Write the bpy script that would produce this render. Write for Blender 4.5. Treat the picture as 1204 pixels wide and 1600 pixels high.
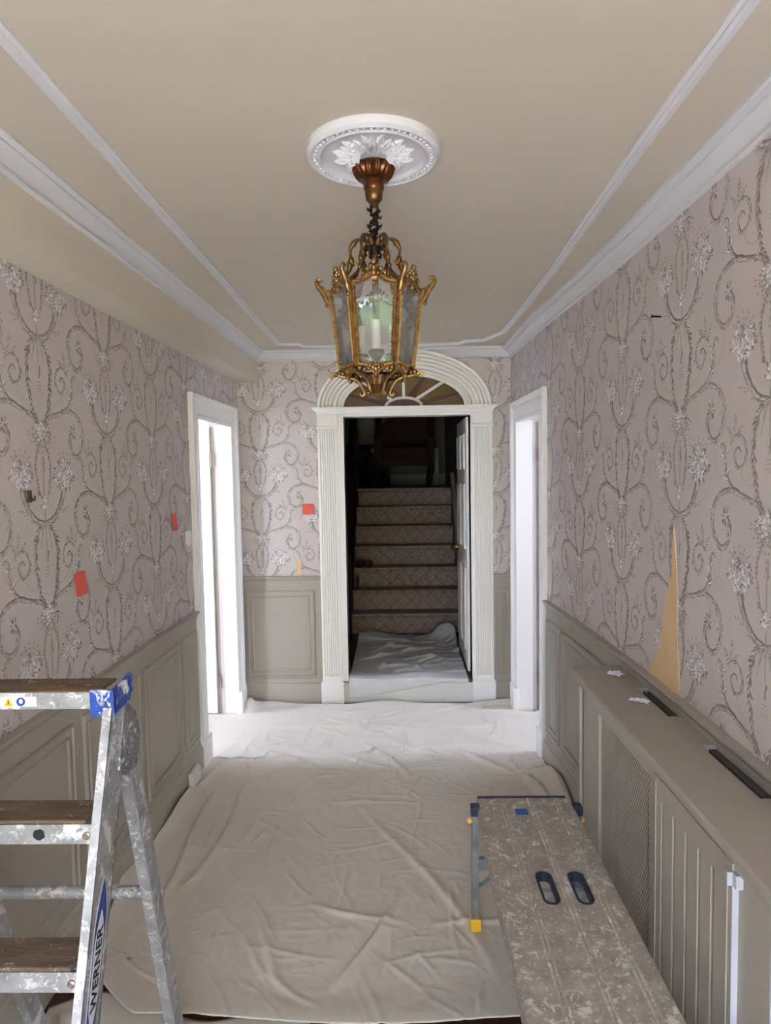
import bpy, bmesh, math, random
import numpy as np
from mathutils import Vector, Matrix, noise

for o in list(bpy.data.objects):
    bpy.data.objects.remove(o)
S = bpy.context.scene
COL = S.collection
PI = math.pi

# ------------------------------------------------------------------ camera
YAW, PITCH, ROLL = -0.0213, -0.0611, -0.0165
fw = Vector((math.sin(YAW)*math.cos(PITCH), math.cos(YAW)*math.cos(PITCH), math.sin(PITCH)))
ri = Vector((math.cos(YAW), -math.sin(YAW), 0))
up = ri.cross(fw)
r2 = math.cos(ROLL)*ri + math.sin(ROLL)*up
u2 = -math.sin(ROLL)*ri + math.cos(ROLL)*up
cd = bpy.data.cameras.new('camera')
cam = bpy.data.objects.new('camera', cd)
COL.objects.link(cam)
cd.sensor_fit = 'VERTICAL'
cd.sensor_height = 36.0
cd.sensor_width = 27.09
cd.lens = 1028.4/1600*36.0
cd.clip_start = 0.02
cam.matrix_world = Matrix(((r2.x, u2.x, -fw.x, 0.0344), (r2.y, u2.y, -fw.y, -4.787), (r2.z, u2.z, -fw.z, 1.70), (0, 0, 0, 1)))
S.camera = cam

# ------------------------------------------------------------------ sky, sun, exposure
W = bpy.data.worlds.new('sky')
S.world = W
W.use_nodes = True
bg = W.node_tree.nodes['Background']
bg.inputs['Color'].default_value = (0.67, 0.765, 1.03, 1)
bg.inputs['Strength'].default_value = 5.4
sl = bpy.data.lights.new('sun', 'SUN')
sl.energy = 16.0
sl.color = (1.0, 0.95, 0.87)
sl.angle = 0.01
sun = bpy.data.objects.new('sun', sl)
COL.objects.link(sun)
sun.rotation_euler = Vector((0.12, -0.36, -0.92)).to_track_quat('-Z', 'Y').to_euler()

def portal(name, loc, direction, sx, sy):
    l = bpy.data.lights.new(name, 'AREA')
    l.shape = 'RECTANGLE'
    l.size = sx
    l.size_y = sy
    l.cycles.is_portal = True
    o = bpy.data.objects.new(name, l)
    COL.objects.link(o)
    o.location = loc
    o.rotation_euler = Vector(direction).to_track_quat('-Z', 'Z').to_euler()
portal('portal_entrance', (-0.1, -6.24, 1.12), (0, 1, 0), 1.4, 2.25)
portal('portal_side_window', (-2.98, -0.79, 2.35), (1, 0, 0), 0.50, 2.3)
portal('portal_front_window', (-2.5, -2.36, 1.30), (0, 1, 0), 0.40, 1.8)
portal('portal_side_window', (2.78, -0.77, 2.35), (-1, 0, 0), 0.50, 2.3)

S.view_settings.view_transform = 'Standard'
S.view_settings.look = 'None'
S.view_settings.exposure = 2.72
S.view_settings.gamma = 1.0
S.view_settings.use_curve_mapping = False
S.cycles.max_bounces = 12
S.cycles.diffuse_bounces = 7
S.cycles.transparent_max_bounces = 16
S.cycles.sample_clamp_indirect = 8.0

# ------------------------------------------------------------------ helpers
def tag(o, label=None, cat=None, group=None, kind=None):
    if label: o['label'] = label
    if cat: o['category'] = cat
    if group: o['group'] = group
    if kind: o['kind'] = kind
    return o

def empty(name, loc=(0, 0, 0), label=None, cat=None, group=None, kind=None, parent=None):
    o = bpy.data.objects.new(name, None)
    COL.objects.link(o)
    o.location = loc
    o.empty_display_size = 0.05
    if parent: o.parent = parent
    return tag(o, label, cat, group, kind)

class MB:
    def __init__(s):
        s.v, s.f, s.c = [], [], None
    def add(s, vs, fs):
        b = len(s.v)
        s.v.extend([tuple(p) for p in vs])
        s.f.extend([tuple(i+b for i in f) for f in fs])
        return s
    def box(s, x0, y0, z0, x1, y1, z1):
        vs = [(x, y, z) for z in (z0, z1) for y in (y0, y1) for x in (x0, x1)]
        return s.add(vs, [(0, 2, 3, 1), (4, 5, 7, 6), (0, 1, 5, 4), (2, 6, 7, 3), (0, 4, 6, 2), (1, 3, 7, 5)])
    def hexa(s, p):   # 8 points, bottom 4 then top 4 (loops)
        return s.add(p, [(0, 3, 2, 1), (4, 5, 6, 7), (0, 1, 5, 4), (1, 2, 6, 5), (2, 3, 7, 6), (3, 0, 4, 7)])
    def bar(s, p, q, w, h, side=(1, 0, 0)):
        p, q = Vector(p), Vector(q)
        d = (q-p).normalized()
        a = Vector(side)
        a = (a - d*a.dot(d)).normalized()
        b = d.cross(a)
        pts = []
        for c in (p, q):
            for sa, sb in ((-1, -1), (1, -1), (1, 1), (-1, 1)):
                pts.append(c + a*sa*w/2 + b*sb*h/2)
        return s.hexa(pts)
    def loft(s, rings, closed=True, caps=True):
        b = len(s.v)
        n = len(rings[0])
        for r in rings: s.v.extend([tuple(p) for p in r])
        m = n if closed else n-1
        for i in range(len(rings)-1):
            for j in range(m):
                k = (j+1) % n
                s.f.append((b+i*n+j, b+i*n+k, b+(i+1)*n+k, b+(i+1)*n+j))
        if caps and closed:
            s.f.append(tuple(b+j for j in reversed(range(n))))
            s.f.append(tuple(b+(len(rings)-1)*n+j for j in range(n)))
        return s
    def tube(s, path, r, n=8, flat=1.0, caps=True):
        path = [Vector(p) for p in path]
        rings = []
        t0 = (path[1]-path[0]).normalized()
        a = Vector((0, 0, 1)) if abs(t0.z) < 0.9 else Vector((1, 0, 0))
        for i, p in enumerate(path):
            t = (path[min(i+1, len(path)-1)]-path[max(i-1, 0)])
            t = t.normalized() if t.length > 1e-9 else t0
            a = a - t*a.dot(t)
            if a.length < 1e-5: a = t.orthogonal()
            a.normalize()
            bb = t.cross(a)
            rr = r[i] if isinstance(r, (list, tuple)) else r
            rings.append([p + a*math.cos(2*PI*k/n)*rr*flat + bb*math.sin(2*PI*k/n)*rr for k in range(n)])
        return s.loft(rings, True, caps)
    def lathe(s, prof, n=24, o=(0, 0, 0), mod=None, caps=True):
        rings = []
        for i, (r, z) in enumerate(prof):
            ring = []
            for k in range(n):
                th = 2*PI*k/n
                rr = r*(mod(th, i) if mod else 1)
                ring.append((o[0]+rr*math.cos(th), o[1]+rr*math.sin(th), o[2]+z))
            rings.append(ring)
        return s.loft(rings, True, caps)
    def ball(s, c, r, n=8, m=5, sc=(1, 1, 1)):
        rings = []
        for i in range(m+1):
            ph = PI*(i+0.001)/(m+0.002)
            rings.append([(c[0]+sc[0]*r*math.sin(ph)*math.cos(2*PI*k/n), c[1]+sc[1]*r*math.sin(ph)*math.sin(2*PI*k/n), c[2]+sc[2]*r*math.cos(ph)) for k in range(n)])
        return s.loft(rings)
    def prism(s, poly, f0, f1):
        a = [f0(*p) for p in poly]
        b = [f1(*p) for p in poly]
        return s.loft([a, b])
    def data(s, name, mat, smooth=None, fix=True):
        me = bpy.data.meshes.new(name)
        me.from_pydata(s.v, [], s.f)
        if fix:
            bm = bmesh.new()
            bm.from_mesh(me)
            bmesh.ops.recalc_face_normals(bm, faces=bm.faces)
            bm.to_mesh(me)
            bm.free()
        if mat: me.materials.append(mat)
        if smooth:
            me.polygons.foreach_set('use_smooth', [True]*len(me.polygons))
            me.set_sharp_from_angle(angle=math.radians(smooth))
        if s.c is not None:
            at = me.color_attributes.new('col', 'FLOAT_COLOR', 'POINT')
            at.data.foreach_set('color', np.array(s.c, dtype=np.float32).ravel())
        me.update()
        return me
    def build(s, name, mat, parent=None, smooth=None, fix=True, loc=None):
        o = bpy.data.objects.new(name, s.data(name, mat, smooth, fix))
        COL.objects.link(o)
        if parent:
            o.parent = parent
            if loc is None:   # points given in world space
                o.matrix_parent_inverse = Matrix.Identity(4)
                o.location = -Vector(world_loc(parent))
            else:
                o.location = loc
        elif loc is not None:
            o.location = loc
        return o

def world_loc(o):
    p = Vector(o.location)
    while o.parent:
        o = o.parent
        p = p + Vector(o.location)
    return p

def bevel(o, w=0.003, seg=2):
    m = o.modifiers.new('bevel', 'BEVEL')
    m.width = w
    m.segments = seg
    m.limit_method = 'ANGLE'
    m.angle_limit = math.radians(40)
    return o

def catmull(pts, n=6):
    pts = [Vector(p) for p in pts]
    out = []
    for i in range(len(pts)-1):
        p0, p1, p2, p3 = pts[max(i-1, 0)], pts[i], pts[i+1], pts[min(i+2, len(pts)-1)]
        for k in range(n):
            t = k/n
            out.append(0.5*((2*p1)+(p2-p0)*t+(2*p0-5*p1+4*p2-p3)*t*t+(3*p1-p0-3*p2+p3)*t*t*t))
    out.append(pts[-1])
    return out

def srgb(r, g, b):
    f = lambda c: (c/255)/12.92 if c/255 <= 0.04045 else ((c/255+0.055)/1.055)**2.4
    return (f(r), f(g), f(b), 1)

def mat(name, c, rough=0.6, metal=0.0, bump=0.0, bscale=60, var=0.0, vscale=4, c2=None, spec=None, stretch=(1, 1, 1)):
    m = bpy.data.materials.new(name)
    m.use_nodes = True
    nt = m.node_tree
    p = nt.nodes['Principled BSDF']
    p.inputs['Base Color'].default_value = c
    p.inputs['Roughness'].default_value = rough
    p.inputs['Metallic'].default_value = metal
    if spec is not None: p.inputs['Specular IOR Level'].default_value = spec
    if var or bump:
        tc = nt.nodes.new('ShaderNodeTexCoord')
        mp = nt.nodes.new('ShaderNodeMapping')
        mp.inputs['Scale'].default_value = stretch
        nt.links.new(tc.outputs['Object'], mp.inputs['Vector'])
    if var:
        n = nt.nodes.new('ShaderNodeTexNoise')
        n.inputs['Scale'].default_value = vscale
        n.inputs['Detail'].default_value = 6
        n.inputs['Roughness'].default_value = 0.62
        nt.links.new(mp.outputs['Vector'], n.inputs['Vector'])
        r = nt.nodes.new('ShaderNodeValToRGB')
        r.color_ramp.elements[0].position = 0.5-var/2
        r.color_ramp.elements[1].position = 0.5+var/2
        d = c2 if c2 else tuple(x*0.8 for x in c[:3])+(1,)
        r.color_ramp.elements[0].color = d
        r.color_ramp.elements[1].color = c
        nt.links.new(n.outputs['Fac'], r.inputs['Fac'])
        nt.links.new(r.outputs['Color'], p.inputs['Base Color'])
    if bump:
        n = nt.nodes.new('ShaderNodeTexNoise')
        n.inputs['Scale'].default_value = bscale
        n.inputs['Detail'].default_value = 4
        nt.links.new(mp.outputs['Vector'], n.inputs['Vector'])
        b = nt.nodes.new('ShaderNodeBump')
        b.inputs['Strength'].default_value = bump
        b.inputs['Distance'].default_value = 0.004
        nt.links.new(n.outputs['Fac'], b.inputs['Height'])
        nt.links.new(b.outputs['Normal'], p.inputs['Normal'])
    return m

M = {}
M['ceiling'] = mat('cream_ceiling_paint', srgb(197, 187, 170), 0.8, bump=0.03, bscale=30, var=0.5, vscale=1.2, c2=srgb(192, 182, 164))
M['soffit'] = mat('cream_soffit_paint', srgb(204, 195, 177), 0.8)
M['white'] = mat('white_gloss_paint', srgb(226, 222, 215), 0.38, bump=0.03, bscale=25)
M['plaster'] = mat('white_plaster', srgb(206, 204, 205), 0.7)
M['taupe'] = mat('taupe_eggshell_paint', srgb(164, 156, 143), 0.45, bump=0.03, bscale=20, var=0.5, vscale=2.5, c2=srgb(159, 151, 138))
M['paper'] = mat('taupe_wallpaper', srgb(202, 191, 187), 0.62, var=0.6, vscale=3, c2=srgb(197, 185, 180), stretch=(1, 1, 0.15))
M['bare'] = mat('bare_tan_plaster', srgb(224, 194, 152), 0.85, var=0.6, vscale=9, c2=srgb(212, 178, 136))
M['roomwall'] = mat('white_room_paint', srgb(232, 230, 226), 0.8)
M['roomfloor'] = mat('pale_room_floor', srgb(205, 202, 198), 0.7)
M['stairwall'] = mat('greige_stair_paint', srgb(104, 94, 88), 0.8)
M['floor'] = mat('dark_red_wood_floor', srgb(78, 44, 32), 0.4, var=0.5, vscale=6, c2=srgb(52, 28, 20), stretch=(6, 0.6, 1))
M['oak'] = mat('oak_threshold', srgb(112, 82, 58), 0.45, var=0.5, vscale=14, c2=srgb(78, 54, 36), stretch=(0.5, 6, 6))
M['darkwood'] = mat('dark_mahogany', srgb(34, 21, 18), 0.6, var=0.5, vscale=12, c2=srgb(20, 13, 11), spec=0.12)
M['gold'] = mat('gilt_brass', srgb(184, 146, 90), 0.36, metal=0.88, var=0.45, vscale=70, c2=srgb(98, 72, 42), bump=0.25, bscale=220)
M['bronze'] = mat('copper_bronze', srgb(122, 74, 44), 0.35, metal=0.9, var=0.5, vscale=30, c2=srgb(70, 40, 26))
M['oldbrass'] = mat('aged_brass', srgb(132, 102, 64), 0.4, metal=0.9, var=0.5, vscale=30, c2=srgb(92, 62, 34))
M['darkbronze'] = mat('blackened_bronze', srgb(60, 48, 36), 0.45, metal=0.8, var=0.5, vscale=60, c2=srgb(30, 24, 20))
M['brass'] = mat('polished_brass', srgb(200, 160, 86), 0.25, metal=1.0)
M['copper'] = mat('copper_hinge', srgb(150, 132, 120), 0.4, metal=0.6)
M['candle'] = mat('ivory_candle_tube', srgb(225, 218, 205), 0.5)
M['alu'] = mat('scuffed_aluminium', srgb(196, 197, 200), 0.38, metal=0.65, var=0.55, vscale=22, c2=srgb(120, 120, 122), bump=0.15, bscale=90)
M['steel'] = mat('galvanised_steel', srgb(150, 152, 152), 0.4, metal=0.7, var=0.4, vscale=20, c2=srgb(118, 120, 120))
M['zinc'] = mat('zinc_brace', srgb(120, 138, 138), 0.35, metal=0.7)
M['blue'] = mat('blue_plastic', srgb(24, 74, 158), 0.45)
M['navy'] = mat('dark_blue_plastic', srgb(34, 40, 62), 0.5)
M['yellow'] = mat('yellow_plastic', srgb(226, 172, 18), 0.5)
M['amberknob'] = mat('amber_plastic', srgb(236, 178, 92), 0.5)
M['black'] = mat('matt_black', srgb(22, 22, 24), 0.6)
M['logoblue'] = mat('printed_dark_blue', srgb(30, 50, 128), 0.45)
M['logowhite'] = mat('printed_white', srgb(214, 214, 216), 0.45)
M['red'] = mat('printed_red', srgb(190, 40, 48), 0.5)
M['coral'] = mat('coral_sticky_paper', srgb(232, 100, 88), 0.75)
M['switch'] = mat('white_switch_plastic', srgb(214, 210, 204), 0.35)
M['scrap'] = mat('white_paper_scrap', srgb(226, 228, 236), 0.8)
M['redfabric'] = mat('dark_red_fabric', srgb(44, 15, 16), 0.9)
M['slipper'] = mat('burgundy_suede', srgb(96, 26, 34), 0.85)
M['silver'] = mat('tarnished_silver', srgb(150, 150, 150), 0.3, metal=0.9)
M['linen'] = mat('grey_linen', srgb(150, 146, 140), 0.9)
M['grille'] = mat('taupe_grille_paint', srgb(170, 158, 142), 0.5)
M['void'] = mat('cavity_shade_tone', srgb(34, 30, 27), 0.9)  # shade inside the cover put into the colour
M['slot'] = mat('slot_shade_tone', srgb(84, 80, 76), 0.8)  # vent slot shade put into the colour
M['edge_light'] = mat('pale_lit_edge', srgb(176, 176, 182), 0.6)
M['amber_glass'] = mat('amber_leaded_glass', srgb(112, 88, 34), 0.25, var=0.6, vscale=9, c2=srgb(82, 60, 22), spec=0.5)
M['red_glass'] = mat('ruby_leaded_glass', srgb(92, 38, 28), 0.25, var=0.6, vscale=9, c2=srgb(64, 26, 20), spec=0.5)
M['leaf'] = mat('garden_leaf', srgb(66, 104, 44), 0.6, var=0.6, vscale=3, c2=srgb(26, 56, 26))
M['flower'] = mat('yellow_blossom', srgb(200, 190, 84), 0.7)
M['stone'] = mat('pale_bounce_paving', srgb(208, 208, 206), 0.85, var=0.5, vscale=3)
M['lawn'] = mat('lawn', srgb(110, 128, 70), 0.9, var=0.6, vscale=3)

def splatter(name, base, base2, paint, thr, scale, rough=0.6, metal=0.0, stretch=(1, 1, 1)):
    m = mat(name, base, rough, metal, var=0.45, vscale=scale*0.8, c2=base2, bump=0.4, bscale=scale*5, stretch=stretch)
    nt = m.node_tree
    p = nt.nodes['Principled BSDF']
    old = p.inputs['Base Color'].links[0].from_socket
    tc = [n for n in nt.nodes if n.type == 'TEX_COORD'][0]
    cur = old
    for sc, th, seed in ((scale, thr, 0.0), (scale*3.1, thr+0.02, 3.7), (scale*0.45, thr+0.06, 8.1)):
        mp = nt.nodes.new('ShaderNodeMapping')
        mp.inputs['Location'].default_value = (seed, seed*1.7, seed*0.3)
        nt.links.new(tc.outputs['Object'], mp.inputs['Vector'])
        n = nt.nodes.new('ShaderNodeTexNoise')
        n.inputs['Scale'].default_value = sc
        n.inputs['Detail'].default_value = 7
        n.inputs['Roughness'].default_value = 0.7
        n.inputs['Distortion'].default_value = 0.6
        nt.links.new(mp.outputs['Vector'], n.inputs['Vector'])
        r = nt.nodes.new('ShaderNodeValToRGB')
        r.color_ramp.elements[0].position = th
        r.color_ramp.elements[1].position = th+0.05
        r.color_ramp.elements[0].color = (0, 0, 0, 1)
        nt.links.new(n.outputs['Fac'], r.inputs['Fac'])
        mx = nt.nodes.new('ShaderNodeMix')
        mx.data_type = 'RGBA'
        nt.links.new(r.outputs['Color'], mx.inputs[0])
        nt.links.new(cur, mx.inputs[6])
        mx.inputs[7].default_value = paint
        cur = mx.outputs[2]
    nt.links.new(cur, p.inputs['Base Color'])
    return m
M['deck'] = splatter('paint_crusted_deck', srgb(172, 163, 150), srgb(136, 128, 117), srgb(206, 199, 190), 0.56, 26, 0.7)
M['rib'] = splatter('worn_deck_rib', srgb(188, 180, 168), srgb(142, 134, 122), srgb(214, 208, 198), 0.56, 30, 0.6)
M['tread'] = splatter('worn_brown_tread', srgb(126, 106, 84), srgb(74, 60, 47), srgb(170, 158, 138), 0.60, 34, 0.9, stretch=(0.22, 1, 1))
M['capblue'] = splatter('paint_smeared_blue_plastic', srgb(20, 72, 166), srgb(18, 58, 140), srgb(226, 224, 222), 0.56, 17, 0.5)
M['stile'] = splatter('paint_smeared_aluminium', srgb(186, 187, 190), srgb(138, 138, 140), srgb(226, 225, 224), 0.55, 18, 0.4, 0.5)
M['bracket'] = splatter('grimy_bracket', srgb(138, 138, 138), srgb(74, 76, 80), srgb(222, 222, 220), 0.57, 42, 0.5, 0.3, stretch=(1, 1, 0.3))

def canvas(name, c, c2):
    m = mat(name, c, 0.9, var=0.7, vscale=2.2, c2=c2, bump=0.25, bscale=420)
    nt = m.node_tree
    p = nt.nodes['Principled BSDF']
    cur = p.inputs['Base Color'].links[0].from_socket
    tc = [n for n in nt.nodes if n.type == 'TEX_COORD'][0]
    n = nt.nodes.new('ShaderNodeTexNoise')
    n.inputs['Scale'].default_value = 9
    n.inputs['Detail'].default_value = 3
    nt.links.new(tc.outputs['Object'], n.inputs['Vector'])
    r = nt.nodes.new('ShaderNodeValToRGB')
    r.color_ramp.elements[0].position = 0.735
    r.color_ramp.elements[1].position = 0.76
    r.color_ramp.elements[0].color = (0, 0, 0, 1)
    nt.links.new(n.outputs['Fac'], r.inputs['Fac'])
    mx = nt.nodes.new('ShaderNodeMix')
    mx.data_type = 'RGBA'
    nt.links.new(r.outputs['Color'], mx.inputs[0])
    nt.links.new(cur, mx.inputs[6])
    mx.inputs[7].default_value = srgb(150, 138, 126)
    nt.links.new(mx.outputs[2], p.inputs['Base Color'])
    return m
M['canvas'] = canvas('cream_canvas', srgb(203, 195, 181), srgb(195, 186, 171))
M['canvas2'] = canvas('white_canvas', srgb(196, 194, 190), srgb(188, 185, 180))

# printed colours come from the painted strokes of the pattern itself
def attr_mat(name, rough):
    m = bpy.data.materials.new(name)
    m.use_nodes = True
    nt = m.node_tree
    a = nt.nodes.new('ShaderNodeAttribute')
    a.attribute_name = 'col'
    p = nt.nodes['Principled BSDF']
    p.inputs['Roughness'].default_value = rough
    nt.links.new(a.outputs['Color'], p.inputs['Base Color'])
    return m
M['print'] = attr_mat('wallpaper_ink', 0.6)

def carpet():
    m = mat('trellis_stair_carpet', srgb(146, 128, 116), 0.95, bump=0.5, bscale=300)
    nt = m.node_tree
    p = nt.nodes['Principled BSDF']
    tc = nt.nodes.new('ShaderNodeTexCoord')
    sep = nt.nodes.new('ShaderNodeSeparateXYZ')
    nt.links.new(tc.outputs['Object'], sep.inputs[0])
    def math_(op, a, b=None):
        n = nt.nodes.new('ShaderNodeMath')
        n.operation = op
        for i, v in enumerate((a, b)):
            if v is None: continue
            if isinstance(v, (int, float)): n.inputs[i].default_value = v
            else: nt.links.new(v, n.inputs[i])
        return n.outputs[0]
    yz = math_('ADD', sep.outputs['Y'], sep.outputs['Z'])
    s1 = math_('ADD', sep.outputs['X'], yz)
    s2 = math_('SUBTRACT', sep.outputs['X'], yz)
    def stripe(sv, per, w):
        q = math_('DIVIDE', sv, per)
        f = math_('FRACT', q)
        c = math_('ABSOLUTE', math_('SUBTRACT', f, 0.5))
        return math_('LESS_THAN', c, w)
    g = math_('MAXIMUM', stripe(s1, 0.13, 0.06), stripe(s2, 0.13, 0.06))
    n = nt.nodes.new('ShaderNodeTexNoise')
    n.inputs['Scale'].default_value = 130
    n.inputs['Detail'].default_value = 3
    nt.links.new(tc.outputs['Object'], n.inputs['Vector'])
    r = nt.nodes.new('ShaderNodeValToRGB')
    r.color_ramp.elements[0].position = 0.4
    r.color_ramp.elements[1].position = 0.62
    r.color_ramp.elements[0].color = srgb(116, 98, 90)
    r.color_ramp.elements[1].color = srgb(188, 166, 154)
    nt.links.new(n.outputs['Fac'], r.inputs['Fac'])
    mx = nt.nodes.new('ShaderNodeMix')
    mx.data_type = 'RGBA'
    k = math_('MULTIPLY', g, 0.38)
    nt.links.new(k, mx.inputs[0])
    nt.links.new(r.outputs['Color'], mx.inputs[6])
    mx.inputs[7].default_value = srgb(92, 74, 64)
    nt.links.new(mx.outputs[2], p.inputs['Base Color'])
    return m
M['carpet'] = carpet()

def glass():
    m = bpy.data.materials.new('lantern_glass')
    m.use_nodes = True
    nt = m.node_tree
    nt.nodes.remove(nt.nodes['Principled BSDF'])
    out = nt.nodes['Material Output']
    t = nt.nodes.new('ShaderNodeBsdfTransparent')
    t.inputs['Color'].default_value = (0.86, 0.87, 0.86, 1)
    g = nt.nodes.new('ShaderNodeBsdfGlossy')
    g.inputs['Roughness'].default_value = 0.015
    f = nt.nodes.new('ShaderNodeFresnel')
    f.inputs['IOR'].default_value = 1.7
    x = nt.nodes.new('ShaderNodeMixShader')
    nt.links.new(f.outputs[0], x.inputs[0])
    nt.links.new(t.outputs[0], x.inputs[1])
    nt.links.new(g.outputs[0], x.inputs[2])
    df = nt.nodes.new('ShaderNodeBsdfDiffuse')
    df.inputs['Color'].default_value = (0.55, 0.55, 0.54, 1)
    y = nt.nodes.new('ShaderNodeMixShader')
    y.inputs[0].default_value = 0.15      # dust film, its grey also painting in the reflected walls
    nt.links.new(x.outputs[0], y.inputs[1])
    nt.links.new(df.outputs[0], y.inputs[2])
    nt.links.new(y.outputs[0], out.inputs['Surface'])
    return m
M['glass'] = glass()

# ------------------------------------------------------------------ the hall's plan
ZC = 2.577
def xl(y): return -1.125 + 0.0095*min(y, 0.0)
RW = [(0.845, 0.2), (0.845, 0.0), (0.868, -1.05), (0.915, -1.82), (0.935, -2.4), (0.94, -3.2), (0.94, -6.4)]
def xr(y):
    for (xa, ya), (xb, yb) in zip(RW, RW[1:]):
        if y >= yb: return xa + (xb-xa)*(y-ya)/(yb-ya)
    return RW[-1][0]
def PL(u, n, z): return (xl(u)+n, u, z)
def PR(u, n, z): return (xr(u)-n, u, z)
def PB(u, n, z): return (u, -n, z)
WALL = {'L': PL, 'R': PR, 'B': PB}
def ustops(side, a, b):
    us = [a] + ([y for _, y in RW if min(a, b)+0.01 < y < max(a, b)-0.01] if side == 'R' else []) + [b]
    return sorted(us)
def slab(mb, side, u0, u1, z0, z1, n0, n1):
    P = WALL[side]
    us = ustops(side, min(u0, u1), max(u0, u1))
    mb.loft([[P(u, n0, z0), P(u, n1, z0), P(u, n1, z1), P(u, n0, z1)] for u in us])
    return mb
def run(side, u0, u1, prof):
    """a moulding with profile (n, z) run along a wall"""
    P = WALL[side]
    mb = MB()
    mb.loft([[P(u, n, z) for n, z in prof] for u in ustops(side, u0, u1)])
    return mb
def frame_loops(side, u0, u1, z0, z1, prof):
    P = WALL[side]
    mb = MB()
    rings = []
    for d, n in prof:
        rings.append([P(u0+d, n, z0+d), P(u1-d, n, z0+d), P(u1-d, n, z1-d), P(u0+d, n, z1-d)])
    mb.loft(rings, True, False)
    return mb

YF = -6.3       # inner face of the entrance wall, behind the camera
TL = 0.115      # side wall thickness
DL = (-0.99, -0.25)
DR = (-0.93, -0.236)
DH = 2.035
DADO = 0.93
# walls -------------------------------------------------------------
mb = MB()
slab(mb, 'L', YF, DL[0]-0.02, 0, 2.62, 0, -TL)
slab(mb, 'L', DL[1]+0.02, 0.0, 0, 2.62, 0, -TL)
slab(mb, 'L', DL[0]-0.02, DL[1]+0.02, DH+0.02, 2.62, 0, -TL)
wall_left = tag(mb.build('wall_left', M['paper']), 'taupe scroll-papered wall with panelled dado beside the stepladder', 'wall', kind='structure')
mb = MB()
slab(mb, 'R', YF, DR[0]-0.02, 0, 2.62, 0, -0.13)
slab(mb, 'R', DR[1]+0.02, 0.0, 0, 2.62, 0, -0.13)
slab(mb, 'R', DR[0]-0.02, DR[1]+0.02, DH+0.02, 2.62, 0, -0.13)
wall_right = tag(mb.build('wall_right', M['paper']), 'taupe scroll-papered wall above the radiator cover', 'wall', kind='structure')

# back wall with the arched opening ----------------------------------
AX, AZ = 0.077, 2.165          # arch centre
OL, OR_ = -0.36, 0.552         # doorway
def ell(a, b, t): return (AX+a*math.cos(t), AZ+b*math.sin(t))
mb = MB()
T = 0.12
mb.box(-3.2, 0, 0, OL, T, 2.62)
mb.box(OR_, 0, 0, 3.0, T, 2.62)
N = 24
arc = [ell(0.45, 0.235, PI*k/N) for k in range(N+1)]
for k in range(N):
    (xa, za), (xb, zb) = arc[k], arc[k+1]
    mb.hexa([(xa, 0, za), (xb, 0, zb), (xb, T, zb), (xa, T, za), (xa, 0, 2.62), (xb, 0, 2.62), (xb, T, 2.62), (xa, T, 2.62)])
mb.box(OL, 0, 2.11, AX-0.45, T, 2.62)
mb.box(AX+0.45, 0, 2.11, OR_, T, 2.62)
mb.box(OL, 0, 2.10, OR_, T, 2.165)
wall_back = tag(mb.build('wall_back', M['paper']), 'taupe scroll-papered end wall around the arched doorway', 'wall', kind='structure')

# entrance wall behind the camera, open double doorway to the garden
mb = MB()
mb.box(-1.4, YF-0.2, -0.05, -0.80, YF, 2.62)
mb.box(0.60, YF-0.2, -0.05, 1.3, YF, 2.62)
mb.box(-0.80, YF-0.12, 1.86, 0.60, YF-0.04, 2.05)
for q in range(2):
    xa_, xb_, za_, zb_ = ((-0.80, -0.1, 2.19, 2.30), (-0.1, 0.60, 2.30, 2.19))[q]
    mb.hexa([(xa_, YF-0.2, za_), (xb_, YF-0.2, zb_), (xb_, YF, zb_), (xa_, YF, za_), (xa_, YF-0.2, 2.62), (xb_, YF-0.2, 2.62), (xb_, YF, 2.62), (xa_, YF, 2.62)])
wall_front = tag(mb.build('wall_front', M['paper']), 'entrance wall with the open garden doorway', 'wall', kind='structure')

# floor and ceiling
mb = MB()
mb.box(-1.4, YF-0.2, -0.12, 1.3, 0.0, 0.0)
mb.box(-3.2, -2.6, -0.12, -1.4, 0.12, 0.0)
mb.box(1.3, -2.6, -0.12, 3.0, 0.12, 0.0)
floor = tag(mb.build('floor', M['floor']), 'dark red wooden hall floor under the dust sheets', 'floor', kind='structure')
mb = MB()
mb.box(-1.30, YF-0.2, ZC, 1.08, 0.12, ZC+0.12)
ceiling = tag(mb.build('ceiling', M['ceiling']), 'cream painted hall ceiling', 'ceiling', kind='structure')
# boxed beam on the left under the ceiling
mb = MB()
BW = 0.148
mb.loft([[PL(u, 0, 2.36), PL(u, BW, 2.36), PL(u, BW, ZC), PL(u, 0, ZC)] for u in (YF, 0)])
tag(mb.build('trim_1', M['soffit']), 'cream boxed beam running under the ceiling above the stepladder wall', 'boxed beam', kind='structure')

# cornices
def cornice_prof(n0=0.0, zb=2.505, w=0.062):
    return [(n0, zb), (n0+0.012, zb), (n0+0.016, zb+0.004), (n0+0.016, zb+0.012), (n0+0.010, zb+0.016), (n0+0.014, zb+0.024), (n0+0.024, zb+0.040),
            (n0+0.038, zb+0.050), (n0+0.046, zb+0.052), (n0+0.046, zb+0.058), (n0+w-0.006, zb+0.060), (n0+w, zb+0.066), (n0+w, ZC), (n0, ZC)]
tag(run('L', YF, 0, cornice_prof(BW)).build('trim_2', M['plaster'], smooth=35), 'white moulded cornice along the boxed beam', 'cornice', kind='structure')
tag(run('R', YF, 0, cornice_prof(0, 2.495, 0.07)).build('trim_3', M['plaster'], smooth=35), 'white moulded cornice above the radiator cover wall', 'cornice', kind='structure')
tag(run('B', xl(0)+BW, xr(0), cornice_prof(0, 2.505, 0.058)).build('trim_4', M['plaster'], smooth=35), 'white moulded cornice over the arched doorway', 'cornice', kind='structure')
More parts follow.
